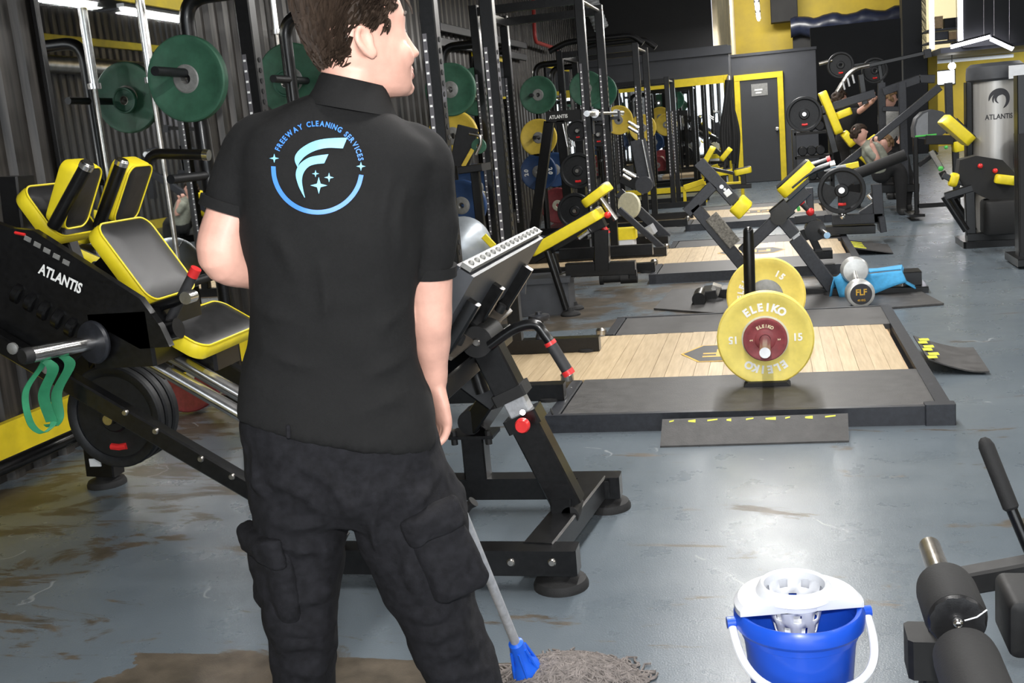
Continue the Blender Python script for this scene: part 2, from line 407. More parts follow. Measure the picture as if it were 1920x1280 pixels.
d = MB(); d.tube(dp, [.13+.012*(i % 2) for i in range(len(dp))], 16); single('flexible_duct', d, 'sticker_white', 'white ribbed flexible air duct hanging high on the corrugated wall', 'duct')
# silver duct on the right wall (the near mirror shows it)
d = MB().tube([(6.25, y, 3.42) for y in (-1, 4, 8, 12, 16, 20, 24)], .17, 20); t = thing('spiral_duct', 'silver round ventilation duct on the far side wall, seen in the near mirror', 'duct', (6.25, 11.5, 3.25)); obj('pipe', d, 'duct', t)
for y in (2, 6, 10, 14, 18, 22): obj('hanger', MB().lathe([(.172, -.02), (.185, -.02), (.185, .02), (.172, .02)], (6.25, y, 3.42), (0, 1, 0), 24, True).box2((6.24, y-.02, 3.6), (6.27, y+.02, 3.85)), 'black_matte', t)

# ceiling lamps: LED battens on rods
def batten(x, y, z, ln, label, axis='y', power=60, m='led'):
    t = thing('led_batten', label, 'lamp', (x, y, z), 'ceiling LED battens')
    a = V((0, ln/2, 0)) if axis == 'y' else V((ln/2, 0, 0)); c = V((x, y, z))
    obj('housing', MB().beam(c-a, c+a, .09, .04), 'sticker_white', t)
    obj('tube', MB().cyl(c-a*.97-V((0, 0, .035)), c+a*.97-V((0, 0, .035)), .022, 12), m, t)
    for s in (-.7, .7): obj('rod', MB().cyl(c+a*s, c+a*s+V((0, 0, ZC-z-.02)), .006, 6), 'chrome_dull', t)
    l = area('batten_light', (x, y, z-.075), (0, 0, 0), .12 if axis == 'y' else ln, ln if axis == 'y' else .12, power, (1, .98, .95))
    l.parent = t; l.location = (0, 0, -.075)
ORD = ('first', 'second', 'third', 'fourth', 'fifth', 'sixth', 'seventh', 'eighth', 'ninth', 'tenth', 'eleventh')
for k in range(11):
    batten(-.12, 2.15+1.9*k, 3.1, 1.45, '%s white LED batten from the entrance, hung over the aisle' % ORD[k], power=45)
for k in range(6):
    batten(4.4, .8+2.4*k, 3.3, 1.45, '%s white LED batten from the entrance, along the right wall' % ORD[k], power=50)
# ------------------------------------------------------------------ far end of the hall
YP = 20.6
xa = P(1370, 200, YP).x; zt = P(1300, 90, YP).z
struct('wall_back_left', MB().box2((XW, YP, 0), (xa, YP+.15, zt)), 'wall_grey')
struct('trim_8', MB().box2((XW, YP-.06, zt-.16), (xa+.06, YP+.2, zt-.02)), 'wall_grey')
YD = 22.2
xb = P(1533, 200, YD).x; zt2 = P(1450, 97, YD).z
wr = struct('wall_back_right', MB().box2((xa-.1, YD, 0), (xb, YD+.15, zt2)), 'wall_grey')
struct('wall_back_side', MB().box2((xa-.12, YP+.15, 0), (xa, YD, zt2)), 'wall_grey')
struct('trim_9', MB().box2((xa-.1, YD-.03, zt2-.03), (xb+.02, YD+.18, zt2+.02)), 'grey_paint')
# door with its yellow architrave
dx0, dx1 = P(1391, 240, YD-.04).x, P(1461, 240, YD-.04).x; dzt = P(1425, 148, YD-.04).z
struct('door_1', MB().box2((dx0, YD-.06, .01), (dx1, YD-.01, dzt), .004), 'door_grey')
dr = bpy.data.objects['door_1']
kn = P(1457, 241, YD-.1); obj('door_handle', MB().lathe([(.0, -.05), (.035, -.045), (.04, -.02), (.02, 0), (.018, .05)], kn, (0, 1, 0), 14), 'chrome', dr)
for (a, c) in (((dx0-.11, YD-.08, 0), (dx0, YD-.005, dzt+.1)), ((dx1, YD-.08, 0), (dx1+.11, YD-.005, dzt+.1)), ((dx0-.11, YD-.085, dzt), (dx1+.11, YD-.004, dzt+.11))):
    obj('door_frame', MB().box2(a, c, .006), 'yellow_paint', dr)
sg = P(1424, 168, YD-.08); t = thing('door_sign', 'small grey notice plate on the dark door with the yellow frame', 'sign', (sg.x, YD-.065, sg.z-.12))
obj('plate', MB().box((sg.x, YD-.069, sg.z), (.31, .008, .23), .002), 'hub_grey', t)
for k, w in enumerate((.15, .11)): obj('text_line', MB().box((sg.x-.02, YD-.075, sg.z-.0-.055*k), (w, .004, .026), .001), 'white_print', t)
# mirrors on the left partition under a yellow strip
mx0 = XW+.15; mxs = [mx0+i*(xa-.1-mx0)/3 for i in range(4)]; mz = P(1280, 163, YP).z
t = thing('partition_mirror', 'wide mirror wall under a yellow strip on the grey back partition', 'mirror', ((mx0+xa)/2, YP-.02, .1))
for i in range(3): obj('pane', MB().box2((mxs[i]+.006, YP-.03, .1), (mxs[i+1]-.006, YP-.005, mz), .001), 'mirror', t, 0)
obj('head_strip', MB().box2((mx0, YP-.05, mz), (xa-.1, YP-.003, mz+.14)), 'yellow_paint', t)
obj('side_strip', MB().box2((xa-.1, YP-.05, .1), (xa-.02, YP-.003, mz+.14)), 'yellow_paint', t)
obj('bottom_strip', MB().box2((mx0, YP-.05, .02), (xa-.1, YP-.003, .12)), 'yellow_paint', t)
# dark upper storey above the partition, its pale corrugated flank and the high roof beyond
xu = P(1335, 40, YP+.4).x; ZF = 7.6
struct('wall_upper', MB().box2((XW-.2, YP+.3, zt-.1), (xu, YP+.45, ZF)), 'wall_black')
struct('wall_upper_side', corrugated('y', xu+.01, YP+.3, 36, zt-.2, ZF, .6, .06), 'cream_corr', smooth=20)
struct('wall_fascia', MB().box2((xu, 20.9, ZC), (7.2, 21.05, ZC+.3)), 'ceiling_dark')
struct('ceiling_far', MB().box2((XW, 20.7, ZF), (14, 40, ZF+.1)), 'ceiling_dark')
YB = 34.0
struct('wall_back', MB().box2((xu-.3, YB, 0), (14, YB+.2, ZF)), 'wall_yellow')
# roller door opening with its navy curtain
ox0, ox1 = P(1488, 120, YB-1).x, P(1692, 120, YB-1).x; oz = P(1590, 58, YB-1).z
struct('doorway_dark', MB().box2((ox0, YB-1.1, 0), (ox1, YB-.9, oz+.2)), 'void_black')  # the opening's darkness is put into this panel's black colour
cr = MB(); rg = []
for i in range(25):
    x = ox0-.05+(ox1-ox0+.1)*i/24; r = .27+.012*math.sin(i*2.1)+.008*math.sin(i*5.3)
    rg.append([(x, YB-1.25+r*math.cos(a), oz+.22+r*math.sin(a)+.05*math.sin(i*.9)) for a in [2*math.pi*j/14 for j in range(14)]])
cr.rings(rg); single('roller_curtain', cr, 'navy_vinyl', 'rolled-up navy vinyl curtain above the big dark doorway', 'curtain')
pb = P(1495, 25, YB-1.3); single('roller_motor', MB().box((pb.x-.35, YB-.6, pb.z+.3), (.75, .6, .9), .02), 'void_black', 'black motor housing at the left end of the navy curtain', 'motor')
# black panel standing in for the unlit dark right of the door wall
struct('dark_void_panel', MB().box2((xb, YD+2.4, 0), (P(1692, 200, YD+2.4).x, YD+2.6, 3.0)), 'void_black')
cx0, cx1 = P(1692, 60, 28.6).x, P(1738, 60, 28.6).x
struct('column_right', MB().box2((cx0, 28.6, 0), (cx1, 29.1, ZF), .01), 'wall_black')
struct('trim_10', MB().box2((cx1+.02, 28.7, 0), (cx1+.24, 28.9, ZF), .01), 'wall_yellow')
l = area('far_wall_fill', P(1431, 0, 30)+V((0, 0, .4)), (math.radians(55), 0, 0), 3, .5, 260, (1, .97, .9))  # added fill on the far yellow wall, no lamp hangs here
# office on the right: lit window with LED edges, black bulkhead, low soffit
YO = 27.0
q0, q1 = P(1806, 90, YO), P(1960, 60, YO)
struct('wall_office', MB().box2((q0.x, YO, q0.z), (8.5, YO+.2, ZF)), 'wall_black')
struct('wall_right_far', MB().box2((6.65, 20, 0), (6.8, YO, ZF)), 'wall_black')
struct('ceiling_office', MB().box2((P(1760, 100, YO+.5).x, YO+.2, P(1800, 96, YO).z), (8.5, YO+6, P(1800, 96, YO).z+.12)), 'wall_grey')
w0, w1 = P(1744, 60, YO+.2), P(1806, 60, YO+.2); wz = P(1775, 90, YO+.2).z
struct('window_1', MB().box2((w0.x, YO+1.6, wz), (w1.x+.3, YO+1.7, ZF)), mat('office_wall_glow', (.80, .70, .42), .6, 0, .05, 3, emit=(1, .86, .5), estr=.75))  # light of the office room is put into this panel's own glow
for x, y0, y1, lb in ((1746, -30, 92, 'left vertical LED strip beside the office window'), (1800, -30, 83, 'right vertical LED strip beside the office window')):
    a, c = P(x, y0, YO), P(x+(y1-y0)*.02, y1, YO); c.x = a.x
    t = thing('led_strip', lb, 'lamp', c, 'LED strips of the office'); obj('profile', MB().beam(a+V((0, .03, 0)), c+V((0, .03, 0)), .11, .04, (0, 1, 0)), 'sticker_white', t); obj('diffuser', MB().beam(a, c, .10, .04, (0, 1, 0)), 'led_cool', t)
for (xa_, ya_, xc_, yc_, lb) in ((1783, 88, 1856, 69, 'left sloping LED bar under the black office wall'), (1858, 73, 1899, 92, 'right sloping LED bar under the black office wall')):
    a, c = P(xa_, ya_, YO-.35), P(xc_, yc_, YO-.35)
    t = thing('led_bar', lb, 'lamp', (a+c)/2, 'LED strips of the office'); obj('diffuser', MB().beam(a, c, .08, .08), 'led_cool', t); obj('cap', MB().beam(a+V((0, 0, .06)), c+V((0, 0, .06)), .1, .04), 'black_matte', t)
    for s in (.15, .85): e = a.lerp(c, s); obj('wire', MB().cyl(e, V((e.x, e.y, ZF)), .006, 5), 'chrome_dull', t)
for k, (x, y, w, h, m, lb) in enumerate(((1758, 43, .20, .26, 'cardboard', 'brown box standing on the office window shelf'), (1782, 45, .30, .24, 'black_matte', 'black box on the office window shelf beside the brown one'), (1788, 67, .24, .17, 'cardboard', 'flat tan box lower in the office window'), (1764, 68, .30, .17, 'grey_paint', 'dark grey crate at the bottom left of the office window'))):
    p = P(x, y, YO+.9); b = MB().box(p, (w, .25, h), .008).box(p+V((0, 0, h/2)), (w+.012, .262, .02), .004); single('storage_box', b, m, lb, 'box', org=p-V((0, 0, h/2)))
for k_, y_ in ((11, 55), (12, 78)):
    z_ = P(1775, y_, YO+.9).z; struct('trim_%d' % k_, MB().box2((w0.x, YO+.7, z_-.02), (w1.x+.3, YO+1.6, z_+.02)), 'wall_grey')
struct('wall_yellow_right', MB().box2((P(1735, 150, 32).x, 32, 0), (12, 32.15, 4.0)), 'wall_yellow')
t0 = P(1735, 118, 31.9); t1 = P(1900, 104, 31.9); single('white_pipe', MB().cyl(t0, t1, .05, 10), 'sticker_white', 'thin white pipe running under the office soffit', 'pipe')
p = P(1785, 124, 29); t = thing('pendant_bulb', 'glowing bare bulb hanging above the reception behind the stack machine', 'lamp', p); obj('bulb', MB().sphere(p, .09, 12, 8), 'led_far', t); obj('cord', MB().cyl(p+V((0, 0, .05)), p+V((0, 0, .42)), .012, 6), 'black_matte', t)
a, c = P(1740, 136, 31.9), P(1790, 156, 31.9); t = thing('reception_light', 'bright white screen glowing behind the right-hand machines', 'luminaire', (a+c)/2-V((0, 0, .3))); obj('bezel', MB().box2((a.x-.03, 31.92, c.z-.03), (c.x+.03, 31.99, a.z+.03)), 'black_matte', t); obj('panel', MB().box2((a.x, 31.9, c.z), (c.x, 31.92, a.z)), mat('reception_white', (.8, .82, .85), .4, emit=(.9, .95, 1), estr=1.6), t)  # glowing panel stands in for the white glow of the reception lights
area('office_light', (5.6, 30, 2.3), (0, 0, 0), 2, 2, 70, (1, .95, .85))
# ------------------------------------------------------------------ lifting platforms
mat('strip_grey', (.11, .105, .115), .5, .1, .1, 30)
def wood_material():
    m = M['wood']; nt = m.node_tree; b = nt.nodes['Principled BSDF']; L = nt.links.new
    geo = nd(nt, 'ShaderNodeNewGeometry'); oi = nd(nt, 'ShaderNodeObjectInfo')
    mp = nd(nt, 'ShaderNodeMapping'); mp.inputs['Scale'].default_value = (40, 3, 1); L(geo.outputs['Position'], mp.inputs[0])
    n = nd(nt, 'ShaderNodeTexNoise', i_Scale=1.5, i_Detail=6.0); L(mp.outputs[0], n.inputs['Vector'])
    r = nd(nt, 'ShaderNodeValToRGB'); e = r.color_ramp.elements; e[0].position = .3; e[1].position = .72; e[0].color = (.39, .29, .17, 1); e[1].color = (.54, .42, .265, 1); L(n.outputs[0], r.inputs[0])
    hs = nd(nt, 'ShaderNodeHueSaturation'); mr = nd(nt, 'ShaderNodeMapRange'); mr.inputs['To Min'].default_value = .93; mr.inputs['To Max'].default_value = 1.06
    L(oi.outputs['Random'], mr.inputs[0]); L(mr.outputs[0], hs.inputs['Value']); L(r.outputs[0], hs.inputs['Color']); L(hs.outputs[0], b.inputs['Base Color'])
wood_material()
def platform(dy, label, planks=True):
    y0, y1 = 4.72+dy, 7.22+dy; x0, x1 = -1.06, .70; zt = .08; ya, yb = 5.43+dy, 6.60+dy
    t = thing('lifting_platform', label, 'platform', ((x0+x1)/2, (y0+y1)/2, 0), 'lifting platforms in front of the racks')
    obj('base', MB().box2((-1.0, y0+.06, .003), (x1-.06, ya-.01, .05)).box2((-1.0, yb+.01, .003), (x1-.06, y1-.06, .05)).box2((-2.5, ya+.02, .003), (x1-.08, yb-.02, .052)), 'ply_edge', t)
    for a, c in ((y0+.03, ya), (yb, y1-.03)): obj('rubber_panel', MB().box2((x0+.07, a, .05), (x1-.06, c, zt), .003), 'rubber_mat', t)
    n = 42; w = (x1-.10+2.5)/n
    bm = {}
    for i in range(n):
        xx = -2.5+i*w; key = 0
        if key not in bm:
            me = MB().box((0, 0, 0), (w-.0014, yb-ya-.004, .028), .0008); o = bpy.data.meshes.new('plank'); o.from_pydata(me.v, [], me.f); o.materials.append(M['wood']); bm[key] = o
        o = bpy.data.objects.new('plank', bm[key]); COL.objects.link(o); o.parent = t; o.location = V((xx+w/2, (ya+yb)/2, zt-.014-.0008*(i % 3)))-V(t.location)
    for yy in (y0, y1-.03): obj('steel_edge', MB().box2((x0, yy, 0), (x1, yy+.03, zt+.004)), 'grey_paint', t)
    obj('steel_edge', MB().box2((x1-.06, y0, 0), (x1, y1, zt+.006)), 'grey_paint', t)
    for a, c in ((y0, ya-.02), (yb+.02, y1)):
        obj('steel_edge', MB().beam((x0+.03, a, .04), (x0+.03, c, .04), .06, .086), 'grey_paint', t)
        e = c if a == y0 else a
        obj('bolt', MB().lathe([(.0, 0), (.035, .0), (.035, .03), (.02, .045), (0, .045)], (x0-.02, e, .085), (0, 0, 1), 12), 'chrome_dull', t)
    obj('corner_plate', MB().box2((x1-.11, y0-.012, 0), (x1+.012, y0+.05, zt+.012)), 'grey_paint', t)
    # FLF badge printed on the wood
    c = V((-.22, (ya+yb)/2-.05, zt+.0008)); hx, hy = .30, .20
    pts = [(-hx, 0), (-hx+.10, hy), (hx-.10, hy), (hx, 0), (hx-.10, -hy), (-hx+.10, -hy)]
    obj('badge_edge', MB().prism([c+V((x*1.05, y*1.07, 0)) for x, y in pts], (0, 0, .0008)), 'gold_print', t)
    obj('badge', MB().prism([c+V((x, y, .0006)) for x, y in pts], (0, 0, .0008)), 'rubber_mat', t)
    obj('badge_lettering', letter(MB(), 'FLF', c+V((0, 0, .001)), (-1, 0, 0), (0, -1, 0), .27, .0012, 1.0, .02), 'gold_print', t)
    return t
platform(0, 'nearest lifting platform, carrying the yellow-plated barbell')
platform(4.5, 'second lifting platform, behind the blue-towelled machine')
platform(8.75, 'third lifting platform, partly hidden behind the grey slanted beam')
# loose ramp plates against the first platform
a, b_, c, d_ = G(1238, 839), G(1592, 829), G(1590, 778, .085), G(1242, 789, .085)
t = thing('ramp_plate', 'scuffed dark metal ramp plate leaning on the front of the nearest platform', 'ramp', (a+b_)/2)
obj('plate', MB().prism([a, b_, c, d_], (0, 0, .008)), 'rubber_mat', t)
for k in range(9):
    u = .04+k*.105; wd = .025+.03*((k*7) % 3)/2; p, q = d_.lerp(c, u), d_.lerp(c, min(1, u+wd)); n_ = (a-d_).normalized()
    obj('tape', MB().prism([p+n_*.012+V((0, 0, .0085)), q+n_*.008+V((0, 0, .0085)), q+n_*(.014+.010*(k % 2))+V((0, 0, .0085)), p+n_*.020+V((0, 0, .0085))], (0, 0, .0006)), 'tape_yellow', t)
p0, p1, p2, p3 = V((.72, 5.62, .075)), V((.72, 6.2, .075)), V((1.02, 6.14, .012)), V((1.0, 5.58, .012))
t = thing('ramp_plate', 'bent metal ramp plate with yellow tape at the right edge of the platform', 'ramp', (.86, 5.9, 0))
mb = MB(); rg = []
for i in range(9):
    u = i/8; a, c = p0.lerp(p3, u), p1.lerp(p2, u); z = .075*(1-u)**1.6+.004+.03*max(0, u-.7)
    rg.append([V((a.x, a.y, z)), V((c.x, c.y, z)), V((c.x, c.y, z+.007)), V((a.x, a.y, z+.007))])
mb.rings(rg); obj('plate', mb, 'rubber_mat', t)
for k in range(6): obj('tape', MB().box((.745+.02*(k % 2), 5.66+k*.09, .0836-.004*(k % 2)), (.05, .06, .001), .0003), 'tape_yellow', t)
p = G(1625, 470); t = thing('ramp_plate', 'small worn ramp plate with yellow tape at the second platform corner', 'ramp', p)
obj('plate', MB().prism([p+V((-.15, -.3, .07)), p+V((.2, -.35, .004)), p+V((.22, .3, .004)), p+V((-.15, .3, .07))], (0, 0, .008)), 'rubber_mat', t)
for k in range(4): obj('tape', MB().prism([p+V((-.13, -.26+k*.13, .0745)), p+V((-.02, -.26+k*.13, .0535)), p+V((-.02, -.19+k*.13, .0535)), p+V((-.13, -.19+k*.13, .0745))], (0, 0, .0012)), 'tape_yellow', t)

# ------------------------------------------------------------------ weight plates
def plate(c, axis, r, th, m, hub, hubr, label, group, letters=None, hole=.026, name='weight_plate', rim=None, up=(0, 0, 1)):
    c = V(c); ax = V(axis).normalized(); h = th/2
    t = thing(name, label, 'weight plate', c-V((0, 0, r)), group)
    pr = [(hubr*.98, -h*.72), (r*.80, -h*.72), (r*.86, -h), (r*.97, -h), (r, -h*.75), (r, h*.75), (r*.97, h), (r*.86, h), (r*.80, h*.72), (hubr*.98, h*.72)]
    obj('disc', MB().lathe(pr, c, ax, 56, True), m, t)
    obj('hub', MB().lathe([(hole, -h*.9), (hubr*.9, -h*.9), (hubr, -h*.7), (hubr, h*.7), (hubr*.9, h*.9), (hole, h*.9)], c, ax, 36, True), hub, t)
    if rim: obj('rim', MB().lathe([(r*.98, -h*1.02), (r*1.004, -h*.8), (r*1.004, h*.8), (r*.98, h*1.02)], c, ax, 56, True), rim, t)
    if letters:
        n_, sd, u = basis(-ax, up)   # face looks along -axis
        lm = letters[1]
        for (s, ang, rad, hh, flip) in letters[0]:
            mb = MB()
            if flip in ('up', 'down'):
                k_ = 1 if flip == 'up' else -1; an = math.radians(ang); letter(mb, s, c-ax*(h*.72)+(-sd*math.cos(an)+u*math.sin(an))*rad, -sd*k_, u*k_, hh, .002, .95, .03); obj('lettering', mb, lm, t); continue
            step = hh*.66/rad
            for i, ch in enumerate(s):
                k = (i-(len(s)-1)/2)*step
                an = math.radians(ang) + (k if flip else -k)
                dr_ = -sd*math.cos(an)+u*math.sin(an)   # outward direction on the face as seen from the front
                tg = -sd*math.sin(an)-u*math.cos(an)
                uu = -dr_ if flip else dr_; tt = -tg if flip else tg
                letter(mb, ch, c-ax*(h*.72)+dr_*rad, tt, uu, hh, .002, .95, .05)
            obj('lettering', mb, lm, t)
    return t
def iron_plate(c, axis, r, th, label, group, name='iron_plate', spoked=False):
    c = V(c); ax = V(axis).normalized(); h = th/2; t = thing(name, label, 'weight plate', c-V((0, 0, r)), group)
    obj('rim', MB().lathe([(r*.80, -h*.6), (r*.86, -h), (r*.97, -h), (r, -h*.6), (r, h*.6), (r*.97, h), (r*.86, h), (r*.80, h*.6)], c, ax, 44, True), 'iron', t)
    if spoked:
        _, sa, sb = basis(ax)
        for k in range(3):
            a0 = 2*math.pi*k/3+.55; q = [c-ax*h*.4+(sa*math.cos(a0+.19*j)+sb*math.sin(a0+.19*j))*rr*r for rr, js in ((.27, range(0, 8)), (.83, range(7, -1, -1))) for j in js]
            obj('spoke', MB().prism(q, ax*h*.8), 'iron', t)
    else: obj('web', MB().lathe([(r*.2, -h*.35), (r*.82, -h*.35), (r*.82, h*.35), (r*.2, h*.35)], c, ax, 36, True), 'iron', t)
    obj('hub', MB().lathe([(.026, -h), (r*.26, -h), (r*.30, -h*.6), (r*.30, h*.6), (r*.26, h), (.026, h)], c, ax, 28, True), 'iron', t)
    n_, sd, u = basis(-ax, (0, 0, 1)); obj('badge', MB().tube([c-ax*h*.5-u*r*.58-sd*r*.16, c-ax*h*.5-u*r*.6, c-ax*h*.5-u*r*.58+sd*r*.16], r*.065, 8), 'red_cap', t)
    return t

# ------------------------------------------------------------------ squat racks along the left wall
XF, XB, XA = -1.52, -2.44, -2.76
GL = 'black squat racks along the left wall'
def rack(ya, yb, H_, label, z_strip=1.95, marks=True, zd=0.):
    t = thing('squat_rack', label, 'rack', ((XF+XB)/2, (ya+yb)/2, 0), GL)
    for y in (ya, yb):
        for x in (XF, XB):
            u = obj('upright', MB().box2((x-.038, y-.038, .085+zd), (x+.038, y+.038, H_), .006), 'black_paint', t)
            # numbered strip on the face towards the aisle and punched holes on the side
            if marks:
                obj('number_strip', MB().box2((x-.030, y-.0405, .5), (x-.010, y-.037, z_strip), .0005), 'strip_grey', u)
                mk = MB(); hl = MB()
                for i in range(int((z_strip-.5)/.05)):
                    z = .53+i*.05
                    mk.box((x-.020, y-.0412, z), (.013, .002, .010), .0004)
                    hl.lathe([(.013, 0), (.013, .002), (.0, .002)], (x+.0385, y, z), (1, 0, 0), 10)
                mk_o = obj('strip_mark', mk, 'white_print', u); mk_o['kind'] = 'stuff'
                h_o = obj('punched_hole', hl, 'void_black', u); h_o['kind'] = 'stuff'
        obj('base_beam', MB().box2((XA-.1, y-.04, .085+zd), (-1.02, y+.04, .165+zd), .006), 'black_paint', t)
        for x in (-1.10, XA): obj('foot', MB().lathe([(.0, 0.081), (.06, .081), (.06, .095), (.03, .1), (.03, .13)], (x, y, zd), (0, 0, 1), 18), 'rubber', t)
        obj('top_beam', MB().box2((XB, y-.035, H_-.09), (XF, y+.035, H_-.02), .006), 'black_paint', t)
        za = min(2.16, H_-.1); pts = fillet([(XB-.03, y, za), (XA, y, za), (XA, y, .16)], .27, 12)
        obj('storage_arm', MB().tube(pts, .038, 14), 'black_paint', t)
    obj('cross_beam', MB().box2((XB-.035, ya, H_-.1), (XB+.035, yb, H_-.03), .006), 'black_paint', t)
    obj('pull_up_bar', MB().cyl((XF, ya, H_-.05), (XF, yb, H_-.05), .016, 12), 'chrome_dull', t)
    obj('rear_beam', MB().box2((XA-.035, ya, .1), (XA+.035, yb, .17), .006), 'black_paint', t)
    for y, s in ((ya, -1), (yb, 1)):
        for z in (1.80, 1.30, .80):
            obj('storage_peg', MB().cyl((XA, y, z), (XA, y+s*.36, z), .022, 14), 'iron', t)
            obj('storage_peg', MB().cyl((XA, y, z), (XA, y-s*.24, z), .022, 14), 'iron', t)
    return t
rack(5.03, 6.17, 2.48, 'nearest black squat rack, its tall uprights just behind the cleaner', 1.86)
rack(9.42, 10.53, 2.48, 'second squat rack along the wall, beside the sloping yellow bench', 1.90)
rack(13.36, 14.42, 2.30, 'third squat rack along the wall, with a rounded top rail', 1.80)
rack(17.3, 18.3, 2.02, 'fourth and shortest squat rack before the mirrored partition', 1.5, True, -.08)
r3 = bpy.data.objects['squat_rack.002']
for y, dx in ((13.36, 0), (14.42, 24)):
    q = [P(1030+dx*2.2, 97+dx*.2, y), P(1062+dx*1.8, 79+dx*.25, y), P(1185+dx, 66+dx*.3, y), P(1206+dx, 82+dx*.3, y)]; obj('curved_top_rail', MB().tube(fillet(q, .35), .036, 12), 'black_paint', r3)

kq = P(1012, 612, 6.17); rk1 = bpy.data.objects['squat_rack']
obj('levelling_knob', MB().lathe([(0, .09), (.018, .09), (.02, .075), (.062, .07), (.065, .05), (.06, .04), (.025, .035), (.022, -.04), (.03, -.06), (.03, -.10)][::-1], (kq.x, 6.17, kq.z), (0, 0, 1), 24), 'grey_paint', rk1)
obj('knob_post', MB().box2((kq.x-.035, 6.135, .12), (kq.x+.035, 6.205, kq.z-.09)), 'black_paint', rk1)
AY = (0, 1, 0); GP = 'coloured bumper plates stored on the racks'
def gplate(px, py, Y, m, hub, hubr, label, r=.225, letters=None, th=.05):
    p = P(px, py, Y); return plate((p.x, Y, p.z), AY, r, th, m, hub, hubr, label, GP, letters)
num = lambda s: ([(s, 0, .15, .07, False), (s, 180, .15, .07, False)], 'white_print')
gplate(352, 148, 4.96, 'green_plate', 'hub_grey', .070, 'large green bumper plate on the nearest rack, left of the cleaner', .208)
gplate(548, 150, 6.42, 'green_plate', 'hub_grey', .078, 'green bumper plate on the nearest rack, half hidden behind the cleaner’s head')
p = P(537, 156, 6.36); plate((p.x, 6.355, p.z), AY, .082, .03, 'green_dark', 'chrome_dull', .03, 'small dark green change plate on the nearest rack behind the shoulder', GP)
gplate(845, 168, 9.2, 'green_plate', 'hub_grey', .072, 'green bumper plate on the second rack, just right of the cleaner’s face', .225)
gplate(893, 172, 10.2, 'green_plate', 'hub_grey', .078, 'green bumper plate with a cream disc behind a rack upright', .225)
p = P(899, 172, 10.12); plate((p.x, 10.15, p.z), AY, .066, .03, 'cream_disc', 'chrome_dull', .03, 'small cream change plate in front of the green plate on the second rack', GP)
gplate(1009, 178, 13.1, 'green_plate', 'hub_grey', .07, 'green bumper plate on the third rack above the small black machine', .225)
gplate(1100, 166, 14.2, 'green_plate', 'hub_grey', .07, 'green bumper plate on the third rack between two strip-marked uprights', .225)
gplate(1125, 172, 14.6, 'green_dark', 'hub_grey', .07, 'dark green bumper plate behind the second rack’s far upright', .225)
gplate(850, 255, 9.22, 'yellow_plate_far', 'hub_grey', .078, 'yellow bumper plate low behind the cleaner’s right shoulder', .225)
gplate(866, 385, 9.2, 'blue_plate', 'hub_grey', .078, 'blue bumper plate numbered 20 beside the cleaner’s right arm', .225, num('20'))
gplate(893, 352, 9.95, 'blue_plate', 'hub_grey', .078, 'blue bumper plate behind the cream disc on the second rack', .225, num('20'))
p = P(905, 370, 9.9); plate((p.x, 9.88, p.z), AY, .062, .03, 'cream_disc', 'chrome_dull', .03, 'small cream change plate in front of the blue plate', GP)
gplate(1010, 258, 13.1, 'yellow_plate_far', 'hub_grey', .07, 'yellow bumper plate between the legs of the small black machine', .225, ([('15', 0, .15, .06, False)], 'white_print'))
gplate(1010, 322, 13.1, 'blue_plate', 'hub_grey', .078, 'blue bumper plate numbered 20 low on the third rack', .225, num('20'))
gplate(1040, 318, 14.1, 'blue_plate', 'hub_grey', .078, 'blue bumper plate deeper behind the black iron plates', .225)
gplate(1046, 385, 13.6, 'red_plate', 'cream_disc', .07, 'dark red bumper plate low beside the black iron plates', .225)
gplate(1060, 395, 14.3, 'red_plate', 'hub_grey', .07, 'second dark red bumper plate almost hidden behind the first', .225)
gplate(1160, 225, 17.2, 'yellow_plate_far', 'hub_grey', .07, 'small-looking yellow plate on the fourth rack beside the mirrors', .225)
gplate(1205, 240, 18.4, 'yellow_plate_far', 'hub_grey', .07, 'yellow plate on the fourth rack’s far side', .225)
# barbells standing upright by the wall mirror
def bar_parts(t, p, d, total=2.2, sl=.42, m='chrome'):
    p = V(p); d = V(d).normalized()
    obj('shaft', MB().cyl(p+d*sl, p+d*(total-sl), .0145, 14), 'chrome_dull', t)
    for a, c in ((0, sl), (total-sl, total)):
        obj('sleeve', MB().cyl(p+d*a, p+d*c, .025, 18), m, t)
    for q in (sl, total-sl): obj('collar', MB().cyl(p+d*(q-.015), p+d*(q+.015), .037, 18), m, t)
for (px, py, X, top, lb) in ((284, 150, -3.26, .45, 'chrome barbell standing upright in front of the near mirror'), (461, 92, -3.26, .45, 'chrome barbell standing upright against the corrugated wall beside the first rack'), (517, 60, -3.2, .3, 'chrome barbell standing upright behind the cleaner’s head')):
    q = WX(px, py, X); z0 = q.z+.42-2.2
    t = thing('barbell', lb, 'barbell', (q.x, q.y, z0), 'barbells standing by the wall'); bar_parts(t, (q.x, q.y, z0), (0, 0, 1))
    single('bar_holder', MB().lathe([(.0, 0), (.07, 0), (.07, .02), (.04, .03), (.04, z0+.16), (.028, z0+.16), (.028, max(.03, z0-.01)), (0, max(.03, z0-.01))], (q.x, q.y, 0), (0, 0, 1), 18), 'black_paint', 'black floor socket under the '+lb.replace('chrome ', '').split(' standing')[0]+' '+lb.split('upright ')[1], 'holder')
